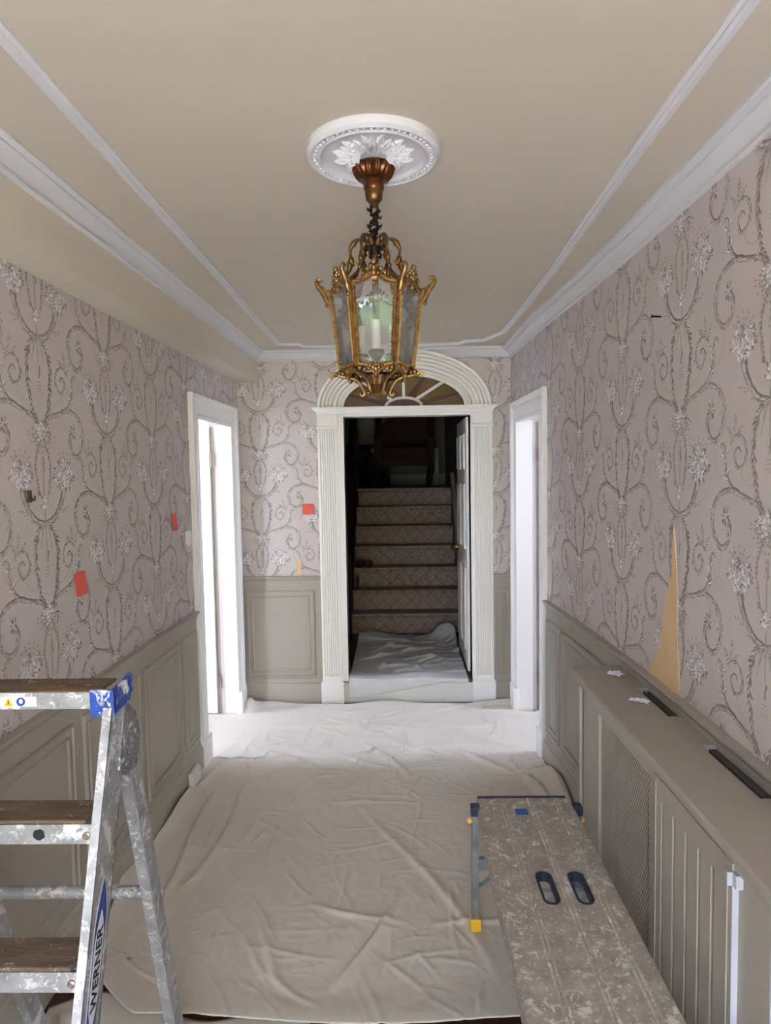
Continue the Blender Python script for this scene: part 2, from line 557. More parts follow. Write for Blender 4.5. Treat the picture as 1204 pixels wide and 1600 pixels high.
# applied ceiling moulding with notched corners
def ceil_path(path, name, label):
    path = [Vector((x, y, 0)) for x, y in path]
    rings = []
    prof = [(-0.020, 0.0), (-0.020, 0.006), (-0.012, 0.012), (-0.006, 0.008), (0.0, 0.016), (0.008, 0.016), (0.013, 0.006), (0.020, 0.006), (0.020, 0.0)]
    for i, p in enumerate(path):
        a = (p-path[i-1]).normalized() if i else (path[1]-path[0]).normalized()
        b = (path[i+1]-p).normalized() if i < len(path)-1 else a
        na, nb = Vector((-a.y, a.x, 0)), Vector((-b.y, b.x, 0))
        nn = (na+nb).normalized()
        k = 1/max(0.4, nn.dot(na))
        rings.append([(p.x+nn.x*d*k, p.y+nn.y*d*k, ZC-h) for d, h in prof])
    mb = MB()
    mb.loft(rings)
    return tag(mb.build(name, M['plaster'], smooth=30), label, 'moulding', kind='structure')
ceil_path([(-0.72, YF+0.1), (-0.735, -3.4), (-0.75, -1.8), (-0.765, -0.30), (-0.64, -0.28), (-0.60, -0.20), (-0.3, -0.17), (0.30, -0.17), (0.46, -0.20), (0.50, -0.28),
           (0.62, -0.29), (0.715, -0.55), (0.728, -1.2), (0.725, -1.8), (0.706, -3.0), (0.71, YF+0.1)], 'trim_5', 'white applied ceiling moulding with notched corners')

# wainscot board, dado rail and baseboard, as parts of the walls
def wains(side, wall, u0, u1, panels, zt=DADO):
    mb = MB()
    slab(mb, side, u0, u1, 0.0, zt-0.02, 0.0005, 0.008)
    mb.build('wainscot_board', M['taupe'], wall)
    zr = zt
    pr = [(0.0, zr-0.055), (0.012, zr-0.055), (0.012, zr-0.034), (0.018, zr-0.028), (0.022, zr-0.016), (0.030, zr-0.010), (0.030, zr-0.002), (0.024, zr), (0.0, zr+0.001)]
    run(side, u0, u1, pr).build('dado_rail', M['taupe'], wall, smooth=35)
    pb = [(0.0, 0.0), (0.026, 0.0), (0.026, 0.135), (0.022, 0.142), (0.018, 0.146), (0.018, 0.158), (0.012, 0.166), (0.010, 0.176), (0.0, 0.178)]
    run(side, u0, u1, pb).build('baseboard_moulding', M['taupe'], wall, smooth=35)
    for a, b in panels:
        pf = [(0.0, 0.008), (0.0, 0.014), (0.005, 0.019), (0.010, 0.019), (0.014, 0.013), (0.034, 0.013), (0.038, 0.018), (0.043, 0.018), (0.048, 0.013), (0.048, 0.009)]
        frame_loops(side, a, b, 0.205, zt-0.105, pf).build('panel_moulding', M['taupe'], wall, smooth=30)
        mb = MB()
        slab(mb, side, a+0.046, b-0.046, 0.251, zt-0.151, 0.004, 0.0105)
        mb.build('wainscot_panel', M['taupe'], wall)
wains('L', wall_left, -6.25, DL[0]-0.125, [(-4.9, -4.3), (-4.22, -3.7), (-3.62, -3.12), (-3.06, -2.52), (-2.45, -1.94), (-1.88, -1.42), (-1.35, -1.14)])
wains('R', wall_right, -6.25, DR[0]-0.125, [(-1.31, -1.08), (-2.15, -1.37)], 0.955)
wains('B', wall_back, -1.12, -0.545, [(-1.10, -0.60)], 0.945)
wains('B', wall_back, 0.705, 0.845, [(0.735, 0.835)], 0.945)

# ------------------------------------------------------------------ wallpaper print
D_, M_, L_, Wt = srgb(146, 134, 127), srgb(172, 160, 154), srgb(212, 206, 204), srgb(228, 228, 231)
DD = srgb(126, 114, 106)
class Motif:
    def __init__(s, seed=3):
        s.v, s.f, s.c = [], [], []
        s.r = random.Random(seed)
    def quadstrip(s, pts, cols):
        pass
    def rib(s, pts, w0, w1=None, lay=1, hi=True, n=5):
        w1 = w0 if w1 is None else w1
        w0, w1 = w0*1.4, w1*1.4
        P = [Vector((x, y)) for x, y in pts]
        P = [Vector((p.x, p.y)) for p in catmull([(p.x, p.y, 0) for p in P], n)]
        s.k = getattr(s, 'k', 0)+1
        lay = lay-0.9*(s.k % 17)/17
        b = len(s.v)
        m = len(P)
        offs = (-0.5, -0.22, 0.12, 0.5)
        for i, p in enumerate(P):
            t = P[min(i+1, m-1)]-P[max(i-1, 0)]
            if t.length < 1e-9: t = Vector((1, 0))
            t.normalize()
            nrm = Vector((-t.y, t.x))
            k = i/(m-1)
            w = w0+(w1-w0)*k
            w *= 0.85+0.3*s.r.random()
            lit = L_ if hi and s.r.random() < 0.7 else M_
            if nrm.y < 0 : cc = (DD, D_, lit, D_)
            else: cc = (D_, lit, M_, DD)
            for o, c in zip(offs, cc):
                q = p+nrm*o*w
                s.v.append((q.x, q.y, lay))
                s.c.append(c)
        for i in range(m-1):
            for j in range(3):
                s.f.append((b+i*4+j, b+i*4+j+1, b+i*4+j+5, b+i*4+j+4))
    def leaf(s, x, y, a, l, w, c1, c2, lay=1):
        ca, sa = math.cos(a), math.sin(a)
        s.k = getattr(s, 'k', 0)+1
        lay = lay+(s.k % 29)/29*0.9          # each stroke of ink its own hair-thin layer
        def q(u, v): return (x+u*ca-v*sa, y+u*sa+v*ca, lay)
        b = len(s.v)
        s.v += [q(0, 0), q(l*0.45, w/2), q(l, 0), q(0, 0), q(l, 0), q(l*0.45, -w/2)]
        s.c += [c1]*3+[c2]*3
        s.f += [(b, b+2, b+1), (b+3, b+5, b+4)]
    def garland(s, pts, step=0.0090, l=0.025, down=False):
        P = [Vector((p.x, p.y)) for p in catmull([(x, y, 0) for x, y in pts], 8)]
        s.rib(pts, 0.003, 0.003, 1, False)
        acc = 0.0
        for i in range(1, len(P)):
            d = P[i]-P[i-1]
            acc += d.length
            if acc > step:
                acc = 0
                a = math.atan2(d.y, d.x)
                for sd in (-1, 1):
                    ll = l*s.r.uniform(0.75, 1.15)
                    s.leaf(P[i].x, P[i].y, a+sd*s.r.uniform(0.35, 0.75), ll, ll*0.36, s.r.choice((M_, L_, D_)), s.r.choice((DD, D_)), 2)
    def bunch(s, cx, cy, rx, ry, n=46):
        for k in range(int(n*0.5)):
            t = s.r.uniform(0, 2*PI)
            q = s.r.uniform(0.55, 0.95)
            l = s.r.uniform(0.012, 0.022)
            s.leaf(cx+rx*q*math.cos(t), cy+ry*q*math.sin(t), t+s.r.uniform(-0.5, 0.5), l, l*0.38, s.r.choice((DD, D_, M_)), s.r.choice((DD, D_)), 1)
        for k in range(n):
            t = s.r.uniform(0, 2*PI)
            q = math.sqrt(s.r.random())*0.82
            l = s.r.uniform(0.012, 0.020)
            s.leaf(cx+rx*q*math.cos(t), cy+ry*q*math.sin(t), s.r.uniform(0, 2*PI), l, l*0.8, s.r.choice((Wt, Wt, L_)), s.r.choice((L_, Wt, M_, D_)), 2)
        for k in range(n//4):
            t = s.r.uniform(0, 2*PI)
            q = math.sqrt(s.r.random())*0.8
            l = s.r.uniform(0.006, 0.011)
            s.leaf(cx+rx*q*math.cos(t), cy+ry*q*math.sin(t), s.r.uniform(0, 2*PI), l, l*0.5, DD, D_, 3)
    def chain(s, pts, step=0.0085):
        P = [Vector((p.x, p.y)) for p in catmull([(x, y, 0) for x, y in pts], 10)]
        acc = 0
        for i in range(1, len(P)):
            acc += (P[i]-P[i-1]).length
            if acc > step:
                acc = 0
                s.leaf(P[i].x-0.0025, P[i].y, 0, 0.005, 0.005, D_, M_, 1)
    def sprig(s, x, y, a, l=0.05, n=5):
        for k in range(n):
            t = k/n
            px, py = x+math.cos(a)*l*t, y+math.sin(a)*l*t
            for sd in (-1, 1):
                s.leaf(px, py, a+sd*s.r.uniform(0.4, 1.0), s.r.uniform(0.010, 0.018), 0.006, s.r.choice((M_, L_)), s.r.choice((DD, D_)), 2)
        s.leaf(x+math.cos(a)*l, y+math.sin(a)*l, a, 0.012, 0.005, D_, DD, 2)
    def make(s):
        # rosette bouquet and the fixed point of the repeat is (0,0)
        for sd in (-1, 1):
            m = lambda pts: [(sd*x, y) for x, y in pts]
            # long garlands up to the bow and below the rosette
            s.garland(m([(0.012, 0.305), (0.045, 0.275), (0.066, 0.225), (0.066, 0.16), (0.052, 0.09), (0.030, 0.035)]))
            s.garland(m([(0.008, -0.025), (0.032, -0.07), (0.045, -0.12), (0.038, -0.17), (0.030, -0.215)]), l=0.017)
            s.rib(m([(0.004, 0.305), (0.025, 0.26), (0.036, 0.22)]), 0.005, 0.002)
            # big arm and scroll
            s.rib(m([(0.010, 0.012), (0.045, 0.045), (0.10, 0.060), (0.150, 0.074)]), 0.013, 0.010)
            s.rib(m([(0.135, 0.072), (0.185, 0.080), (0.235, 0.068), (0.268, 0.040), (0.283, 0.0), (0.274, -0.045), (0.245, -0.078), (0.212, -0.080), (0.188, -0.055), (0.186, -0.020), (0.205, 0.004)]), 0.011, 0.014)
            for x, y, a in ((0.278, 0.02, -0.6), (0.284, -0.01, -0.9), (0.27, -0.05, -2.4), (0.188, -0.06, 2.4), (0.06, 0.05, 0.9), (0.10, 0.06, -0.7), (0.24, 0.066, 0.4), (0.26, 0.045, -2.2), (0.272, 0.0, -2.0)):
                for q in (-0.35, 0.35):
                    l = s.r.uniform(0.016, 0.026)
                    s.leaf(sd*x, y, (a+q) if sd > 0 else PI-(a+q), l, l*0.36, L_, D_, 2)
            # feathery acanthus along the scrolls
            for pts in ([(0.185, 0.080), (0.235, 0.068), (0.268, 0.040), (0.283, 0.0), (0.274, -0.045), (0.245, -0.078), (0.212, -0.080), (0.188, -0.055)], [(0.030, 0.030), (0.10, 0.060), (0.150, 0.074)],
                        [(0.140, 0.072), (0.180, 0.088), (0.208, 0.125), (0.216, 0.165)], [(0.118, 0.214), (0.104, 0.182), (0.112, 0.152), (0.137, 0.138)], [(0.045, -0.298), (0.082, -0.272), (0.110, -0.236)]):
                Q = catmull([(sd*x, y, 0) for x, y in pts], 7)
                for i in range(1, len(Q)):
                    dd = Q[i]-Q[i-1]
                    a = math.atan2(dd.y, dd.x)
                    for q in (-1, 1):
                        if s.r.random() < 0.55:
                            l = s.r.uniform(0.010, 0.021)
                            s.leaf(Q[i].x, Q[i].y, a+q*s.r.uniform(0.25, 0.6), l, l*0.34, s.r.choice((L_, L_, M_)), s.r.choice((D_, DD, M_)), 2)
            # trumpet flower inside the scroll
            for k in range(14):
                a = s.r.uniform(0, 2*PI)
                s.leaf(sd*0.205+0.008*math.cos(a), 0.004+0.010*math.sin(a), a, 0.018, 0.009, s.r.choice((DD, D_, L_)), s.r.choice((DD, D_)), 2)
            for k in range(5):
                s.leaf(sd*(0.196+0.006*k), 0.022, PI/2+(k-2)*0.25, 0.020, 0.006, L_, D_, 2)
            # upper stem and C scroll
            s.rib(m([(0.140, 0.072), (0.180, 0.088), (0.208, 0.125), (0.216, 0.165), (0.219, 0.195), (0.232, 0.206), (0.240, 0.194)]), 0.014, 0.006)
            s.rib(m([(0.186, 0.205), (0.150, 0.226), (0.118, 0.214), (0.104, 0.182), (0.112, 0.152), (0.137, 0.138), (0.158, 0.150), (0.162, 0.174), (0.146, 0.190), (0.134, 0.178)]), 0.006, 0.010)
            for x, y, a in ((0.205, 0.12, 2.4), (0.212, 0.15, 2.0), (0.20, 0.11, 0.4), (0.208, 0.18, 2.6), (0.216, 0.17, 0.7)):
                l = s.r.uniform(0.018, 0.03)
                s.leaf(sd*x, y, a if sd > 0 else PI-a, l, l*0.4, Wt, D_, 2)
            s.sprig(sd*0.165, 0.225, PI/2+sd*0.1, 0.05)
            s.sprig(sd*0.150, 0.222, PI/2+sd*0.7, 0.03, 3)
            s.sprig(sd*0.178, 0.222, PI/2-sd*0.7, 0.03, 3)
            # cornucopia from the lower bow
            s.rib(m([(0.004, -0.306), (0.045, -0.298), (0.082, -0.272), (0.110, -0.236), (0.122, -0.205), (0.118, -0.190)]), 0.010, 0.024)
            s.rib(m([(0.108, -0.186), (0.124, -0.192), (0.138, -0.206)]), 0.010, 0.006, 2)
            s.bunch(sd*0.130, -0.148, 0.066, 0.050, 80)
            for k in range(5):
                s.sprig(sd*0.13, -0.135, PI/2+(k-2)*0.42, 0.06, 4)
            s.sprig(sd*0.10, -0.275, sd*0.3+(PI if sd < 0 else 0), 0.04, 3)
            s.rib(m([(0.0, -0.306), (0.035, -0.312), (0.075, -0.298), (0.088, -0.302)]), 0.007, 0.003, 2)
            s.rib(m([(0.0, -0.31), (0.03, -0.335)]), 0.006, 0.002, 2)
            # beaded swags
            s.chain(m([(0.228, -0.086), (0.232, -0.13), (0.245, -0.170), (0.272, -0.185), (0.302, -0.176)]))
            s.chain(m([(0.136, 0.136), (0.118, 0.108), (0.09, 0.092), (0.064, 0.096)]))
            s.chain(m([(0.205, -0.01), (0.205, -0.055)]))
        # rosette
        s.bunch(0, -0.004, 0.056, 0.034, 44)
        for k in range(18):
            a = PI*1.0+PI*k/17*1.0
            s.sprig(0.028*math.cos(a), 0.022*math.sin(a)-0.004, a, s.r.uniform(0.015, 0.045), 2)
        # hanging bell below the upper bow
        s.rib([(0, 0.305), (0, 0.20)], 0.0025, 0.0025, 1, False)
        s.rib([(0, 0.212), (0, 0.195), (0, 0.172)], 0.018, 0.006, 2)
        for k in range(-2, 3):
            s.chain([(k*0.004, 0.17), (k*0.007, 0.125)], 0.007)
        # thistle and little bouquet between the cornucopias
        s.rib([(0, -0.085), (0, -0.11), (0, -0.135)], 0.008, 0.016, 2)
        s.rib([(0, -0.13), (0, -0.215)], 0.004, 0.004, 1, False)
        s.bunch(0, -0.238, 0.020, 0.018, 12)
        s.rib([(0, -0.25), (0, -0.306)], 0.006, 0.004)
        return s
motif = Motif().make()
PER = 0.613
mv = np.array(motif.v)
mf = motif.f
mc = np.array(motif.c)
fc = np.array([mv[list(f)].mean(axis=0) for f in mf])

def paper_print(side, wall, cols, u0, u1, zb, zt, holes):
    P = WALL[side]
    V, F, C = [], [], []
    flip = 1 if side in ('B', 'L') else -1
    for uc, zph in cols:
        k0 = math.floor((zb-zph)/PER)-1
        for k in range(k0, k0+6):
            z0 = zph+k*PER
            if z0 < zb-0.4 or z0 > zt+0.4: continue
            cu = uc+flip*fc[:, 0]
            cz = z0+fc[:, 1]
            keep = (cu > u0) & (cu < u1) & (cz > zb) & (cz < zt)
            if side == 'B': keep &= ((cu-AX)/0.60)**2+((cz-AZ)/0.38)**2 > 1
            for a, b, c, d in holes:
                keep &= ~((cu > a) & (cu < b) & (cz > c) & (cz < d))
            if not keep.any(): continue
            used = {}
            for fi in np.nonzero(keep)[0]:
                face = []
                for vi in mf[fi]:
                    if vi not in used:
                        used[vi] = len(V)
                        q = mv[vi]
                        V.append(P(uc+flip*q[0], 0.0003+0.0005*q[2], z0+q[1]))
                        C.append(mc[vi])
                    face.append(used[vi])
                F.append(tuple(face))
    mb = MB()
    mb.v, mb.f, mb.c = V, F, C
    return tag(mb.build('wallpaper_print', M['print'], wall, fix=False), 'grey scroll and flower print of the wallpaper', kind='stuff')
A_, B_ = 1.855, 1.555
paper_print('L', wall_left, [(-4.06, B_), (-3.57, A_), (-3.09, B_), (-2.614, A_), (-2.131, B_+0.005), (-1.655, A_+0.01), (-1.17, B_+0.01), (-0.69, A_), (-0.2, B_)], -4.1, -0.02, DADO, 2.36,
            [(DL[0]-0.11, DL[1]+0.11, 0, DH+0.12)])
paper_print('R', wall_right, [(-4.15, B_), (-3.65, A_), (-3.154, B_), (-2.65, A_), (-2.135, B_), (-1.605, A_+0.012), (-1.1, B_), (-0.6, A_), (-0.1, B_)], -4.1, -0.01, 0.955, 2.5,
            [(DR[0]-0.11, DR[1]+0.11, 0, DH+0.12)])
paper_print('B', wall_back, [(-0.975, 1.84), (-0.49, 1.535), (0.25, 2.14), (0.734, 1.84)], -1.12, 0.84, 0.945, 2.51, [(-0.52, 0.68, 0, 2.2)])

# torn-off strips that show the bare wall
def patch(name, side, wall, poly):
    P = WALL[side]
    mb = MB()
    mb.loft([[P(u, 0.0004, z) for u, z in poly], [P(u, 0.0030, z) for u, z in poly]])
    return tag(mb.build(name, M['bare'], wall), 'bare tan plaster where wallpaper is torn away')
patch('bare_patch', 'R', wall_right, [(-2.395, 0.955), (-2.665, 0.955), (-2.66, 1.06), (-2.648, 1.18), (-2.645, 1.30), (-2.63, 1.42), (-2.612, 1.50), (-2.604, 1.46), (-2.606, 1.42), (-2.597, 1.39), (-2.600, 1.34), (-2.575, 1.32), (-2.578, 1.29), (-2.556, 1.275), (-2.560, 1.25), (-2.540, 1.245), (-2.545, 1.21), (-2.522, 1.19), (-2.528, 1.15), (-2.510, 1.12), (-2.512, 1.08), (-2.49, 1.06), (-2.478, 1.025), (-2.44, 1.005), (-2.43, 0.98)])
patch('bare_patch', 'B', wall_back, [(-0.728, 1.075), (-0.705, 1.085), (-0.694, 1.05), (-0.690, 0.95), (-0.722, 0.95), (-0.728, 1.0)])

# ------------------------------------------------------------------ arched doorcase
dc = empty('door_1', (AX, 0, 0), 'white arched doorcase with fluted pilasters and sunburst fanlight', 'doorcase', kind='structure')
for x0, x1 in ((-0.548, -0.403), (0.562, 0.708)):
    pil = MB()
    # fluted shaft: profile across x, run up z
    prof = [(x0, 0.0), (x0, -0.036), (x0+0.012, -0.040)]
    nfl = 7
    w = (x1-x0-0.030)/nfl
    for k in range(nfl):
        a = x0+0.015+k*w
        prof += [(a+0.002, -0.040), (a+0.004, -0.036), (a+w*0.5, -0.032), (a+w-0.004, -0.036), (a+w-0.002, -0.040)]
    prof += [(x1-0.012, -0.040), (x1, -0.036), (x1, 0.0)]
    pil.loft([[(x, y, z) for x, y in prof] for z in (0.20, 2.02)])
    p = pil.build('pilaster', M['white'], dc)
    b = MB()
    b.box(x0, -0.0405, 0.16, x1, 0, 0.205)
    b.build('pilaster_base', M['white'], p)
    b = MB()
    b.box(x0-0.012, -0.05, 0.0, x1+0.012, 0, 0.162)
    bevel(b.build('plinth', M['white'], p), 0.004)
    b = MB()
    cap = [(0.0, 2.012), (0.002, 2.012), (0.006, 2.02), (0.006, 2.03), (0.0, 2.035), (0.0, 2.115), (0.006, 2.12), (0.008, 2.135), (0.018, 2.145), (0.030, 2.152), (0.034, 2.158), (0.034, 2.168), (0.0, 2.168)]
    cx = (x0+x1)/2
    hw = (x1-x0)/2
    rings = [[(cx-hw-d, 0, z), (cx-hw-d, -0.041-d, z), (cx+hw+d, -0.041-d, z), (cx+hw+d, 0, z)] for d, z in cap]
    b.loft(rings)
    b.build('capital', M['white'], p)
# transom bar between the capitals
b = MB()
prof = [(0.0, 2.100), (-0.022, 2.100), (-0.022, 2.118), (-0.030, 2.122), (-0.030, 2.140), (-0.040, 2.148), (-0.046, 2.160), (-0.046, 2.168), (0.0, 2.168)]
b.loft([[(x, y, z) for y, z in prof] for x in (-0.41, 0.57)])
b.build('transom', M['white'], dc)
# arch ring: profile (t across the ring 0 inner..1 outer, proud)
prof = [(0.0, 0.0), (0.0, 0.030), (0.10, 0.030), (0.13, 0.020), (0.24, 0.020), (0.28, 0.012), (0.30, 0.024), (0.40, 0.024), (0.43, 0.014), (0.46, 0.028), (0.55, 0.028), (0.58, 0.018), (0.61, 0.033), (0.69, 0.033), (0.72, 0.022), (0.75, 0.038),
        (0.83, 0.038), (0.86, 0.028), (0.89, 0.046), (0.97, 0.048), (1.0, 0.044), (1.0, 0.0)]
b = MB()
NA = 48
rings = []
for k in range(NA+1):
    t = PI*k/NA
    rings.append([(AX+(0.433+0.193*q)*math.cos(t), -n, AZ+(0.222+0.185*q)*math.sin(t)) for q, n in prof])
b.loft(rings)
b.build('arch', M['white'], dc, smooth=35)
# jambs
for xa, xb in ((-0.403, OL), (OR_, 0.565)):
    b = MB()
    b.box(xa, -0.026, 0.165, xb, 0.13, 2.105)
    b.build('jamb', M['white'], dc)
b = MB()
b.box(OL-0.04, -0.024, 0.0, OR_+0.02, 0.0, 0.152)
b.build('step_riser', M['white'], dc)
b = MB()
b.box(OL, -0.045, 0.150, OR_, 0.14, 0.172)
bevel(b.build('threshold', M['oak'], dc), 0.006)
# fanlight: hub, muntins, leaded panes
YG = 0.035
def ep(q, t, y): return (AX+0.440*q*math.cos(t), y, AZ+0.228*q*math.sin(t))
HQ = 0.30
cuts = [0.0, math.radians(50), PI/2, math.radians(130), PI]
fan = empty('fanlight', (0, 0, 0), parent=dc)
fan.location = -Vector(dc.location)
def pane(pts, m):
    b = MB()
    b.loft([[(x, YG, z) for x, z in pts], [(x, YG+0.006, z) for x, z in pts]])
    b.build('pane', m, fan)
def e2(q, t):
    p = ep(q, t, 0)
    return (p[0], p[2])
for a, b_ in zip(cuts, cuts[1:]):
    mid = (a+b_)/2
    ar = lambda q, s0, s1, n=5: [e2(q, s0+(s1-s0)*k/n) for k in range(n+1)]
    g = 0.10*(b_-a)
    pane(ar(HQ, a+g, b_-g)+[e2(1.0, mid+0.02), e2(1.0, mid-0.02)], M['red_glass'])
    pane([e2(HQ, a)]+[e2(HQ, a+g)]+[e2(1.0, mid-0.02)]+ar(1.02, mid-0.02, a), M['amber_glass'])
    pane([e2(HQ, b_-g), e2(HQ, b_)]+ar(1.02, b_, mid+0.02)+[e2(1.0, mid+0.02)], M['amber_glass'])
pane([e2(HQ*0.9, PI*k/16) for k in range(17)], M['red_glass'])
b = MB()
b.tube([ep(HQ, PI*k/20, 0.025) for k in range(21)], 0.011, 8)
b.build('hub_ring', M['white'], fan, smooth=40)
for t in cuts[1:-1]:
    b = MB()
    b.bar(ep(HQ, t, 0.024), ep(1.03, t, 0.024), 0.020, 0.02, (0, 1, 0))
    b.build('muntin', M['white'], fan)

# the open six-panel door at the foot of the stairs
dl = empty('door_leaf', (0.535, 0.13, 0.18), parent=dc)
dl.location = Vector((0.535, 0.13, 0.18))-Vector(dc.location)
lf = MB()
lf.box(0, 0, 0, 0.040, 0.76, 1.915)
bevel(lf.build('leaf', M['white'], dl, loc=(0, 0, 0)), 0.003)
for ya, yb in ((0.10, 0.34), (0.43, 0.67)):
    for za, zb in ((0.14, 0.78), (0.92, 1.42), (1.53, 1.80)):
        pm = MB()
        pf = [(0.0, 0.0), (0.0, -0.006), (0.008, -0.012), (0.020, -0.004), (0.032, -0.003), (0.06, -0.010), (0.065, -0.010)]
        rings = [[(n, ya+d, za+d), (n, yb-d, za+d), (n, yb-d, zb-d), (n, ya+d, zb-d)] for d, n in pf]
        pm.loft(rings, True, True)
        pm.build('door_panel', M['white'], dl, loc=(0, 0, 0))
kb = MB()
def lathe_x(mb, prof, o, n=16):
    rings = [[(o[0]-x, o[1]+r*math.cos(2*PI*k/n), o[2]+r*math.sin(2*PI*k/n)) for k in range(n)] for r, x in prof]
    mb.loft(rings)
    return mb
lathe_x(kb, [(0.024, 0), (0.024, 0.004), (0.010, 0.008), (0.009, 0.03), (0.014, 0.036), (0.025, 0.045), (0.027, 0.054), (0.020, 0.064), (0.002, 0.067)], (0.0, 0.70, 0.87))
kb.build('door_knob', M['brass'], dl, smooth=40, loc=(0, 0, 0))
tag(dl, 'white panelled door leaf standing open inward')

# ------------------------------------------------------------------ side doors
def side_door(side, name, d, tw, label):
    P = WALL[side]
    root = empty(name, P((d[0]+d[1])/2, 0, 0), label, 'door frame', kind='structure')
    sg = -1 if side == 'L' else 1
    # architrave
    prof = [(-0.012, 0.0), (-0.012, 0.014), (0.0, 0.016), (0.012, 0.016), (0.016, 0.010), (0.085, 0.014), (0.092, 0.022), (0.104, 0.028), (0.124, 0.030), (0.128, 0.024), (0.128, 0.0)]
    b = MB()
    rings = []
    for q, n in prof:
        rings.append([P(d[0]-q, n, 0.17), P(d[0]-q, n, DH+q), P(d[1]+q, n, DH+q), P(d[1]+q, n, 0.17)])
    b.loft(rings, False, False)
    b.build('architrave', M['white'], root)
    for u0, u1 in ((d[0]-0.134, d[0]+0.014), (d[1]-0.014, d[1]+0.134)):
        b = MB()
        slab(b, side, u0, u1, 0, 0.172, 0, 0.036)
        bevel(b.build('plinth_block', M['white'], root), 0.004)
    # lining
    b = MB()
    slab(b, side, d[0]-0.022, d[0], 0, DH, 0.004, -tw)
    b.build('jamb', M['white'], root)
    b = MB()
    slab(b, side, d[1], d[1]+0.022, 0, DH, 0.004, -tw+0.03)
    b.build('jamb', M['white'], root)
    b = MB()
    slab(b, side, d[0]-0.022, d[1]+0.022, DH, DH+0.022, 0.004, -tw)
    b.build('head_lining', M['white'], root)
    b = MB()
    slab(b, side, d[1]+0.028, d[1]+0.050, 0, DH, -tw+0.035, -tw-0.03)
    b.build('rebate_strip', M['taupe'], root)
    # leaf, opened square into the room beyond, hinged on the far jamb
    w = d[1]-d[0]-0.006
    b = MB()
    x0 = P(d[1], -tw-0.030, 0)[0]
    xa, xb = sorted((x0, x0+sg*w))
    b.box(xa, d[1]+0.002, 0.012, xb, d[1]+0.040, DH-0.006)
    leaf = bevel(b.build('door_leaf', M['white'], root), 0.002)
    for z in (0.24, 1.80):
        b = MB()
        hx = x0-sg*0.012
        b.lathe([(0.0055, -0.045), (0.0055, 0.045)], 10, (hx, d[1]+0.004, z))
        b.box(min(hx, hx-sg*0.02), d[1]+0.006, z-0.045, max(hx, hx-sg*0.02), d[1]+0.009, z+0.045)
        b.build('hinge', M['copper'], leaf)
    for za, zb in ((0.20, 0.86), (1.02, 1.85)):
        for k in (0, 1):
            ua = xa+0.10+k*(w/2-0.03)
            ub = ua+w/2-0.17
            pm = MB()
            pf = [(0.0, 0.0), (0.0, -0.005), (0.012, -0.008), (0.022, 0.001), (0.03, 0.001)]
            pm.loft([[(ua+q, d[1]+0.002+n, za+q), (ub-q, d[1]+0.002+n, za+q), (ub-q, d[1]+0.002+n, zb-q), (ua+q, d[1]+0.002+n, zb-q)] for q, n in pf], True, False)
            pm.build('panel_moulding', M['white'], leaf)
    kb = MB()
    kx = x0+sg*(w-0.06)
    n = 14
    prof = [(0.022, 0), (0.022, 0.004), (0.009, 0.008), (0.009, 0.03), (0.024, 0.042), (0.026, 0.05), (0.018, 0.06), (0.002, 0.062)]
    kb.loft([[(kx+r*math.cos(2*PI*k/n), d[1]+0.002-yy, 1.0+r*math.sin(2*PI*k/n)) for k in range(n)] for r, yy in prof])
    kb.build('door_knob', M['brass'], leaf, smooth=40)
    return root
side_door('L', 'door_2', DL, TL, 'white door frame with open door, beside the coral note and light switch')
side_door('R', 'door_3', DR, 0.13, 'white door frame with open door in the radiator cover wall')

# ------------------------------------------------------------------ rooms beyond the side doors
def side_room(sg, nm):
    # sg -1: room to the left, +1: room to the right; each with a side opening made tall to light the hall floor and one to the front
    xi = -1.24 if sg < 0 else 0.97
    xo = -3.0 if sg < 0 else 2.8
    def B(mb, xa, ya, za, xb, yb, zb): mb.box(min(xa, xb), ya, za, max(xa, xb), yb, zb)
    HR = 3.8  # rooms raised so the side windows light the hall floor steeply
    wy0, wy1 = (-1.04, -0.54) if sg < 0 else (-1.02, -0.52)
    mb = MB()
    B(mb, xo, -2.6, 0, xo+0.2*sg, wy0, HR)
    B(mb, xo, wy1, 0, xo+0.2*sg, 0.12, HR)
    B(mb, xo, wy0, 0, xo+0.2*sg, wy1, 1.2)
    B(mb, xo, wy0, 3.5, xo+0.2*sg, wy1, HR)
    tag(mb.build('wall_'+nm+'_room_side', M['roomwall']), 'white outer wall of the %s-hand side room' % nm, 'wall', kind='structure')
    cx = -2.5 if sg < 0 else 2.05
    hw = 0.20 if sg < 0 else 0.11
    mb = MB()
    xa, xb = sorted((xi, xo+0.2*sg))
    mb.box(xa, -2.6, 0, cx-hw, -2.4, HR)
    mb.box(cx+hw, -2.6, 0, xb, -2.4, HR)
    mb.box(cx-hw, -2.6, 0, cx+hw, -2.4, 0.4 if sg < 0 else HR)
    if sg < 0: mb.box(cx-hw, -2.6, 2.2, cx+hw, -2.4, HR)
    tag(mb.build('wall_'+nm+'_room_front', M['roomwall']), 'white front wall of the %s-hand side room' % nm, 'wall', kind='structure')
    mb = MB()
    mb.box(xa, -2.6, HR, xb, 0.12, HR+0.1)
    tag(mb.build('ceiling_'+nm+'_room', M['roomwall']), 'white ceiling of the %s-hand side room' % nm, 'ceiling', kind='structure')
    mb = MB()
    mb.box(xa, 0.0, 2.62, xb, 0.12, HR)
    B(mb, xi, -2.6, 2.62, xi-0.1*sg, 0.12, HR)
    tag(mb.build('wall_'+nm+'_room_inner', M['roomwall']), 'white upper inner wall of the %s-hand side room' % nm, 'wall', kind='structure')
    mb = MB()
    B(mb, xi, -2.4, 0.0, xo, 0.0, 0.004)
    tag(mb.build('floor_'+nm+'_room', M['roomfloor']), 'pale floor of the %s-hand side room' % nm, 'floor', kind='structure')
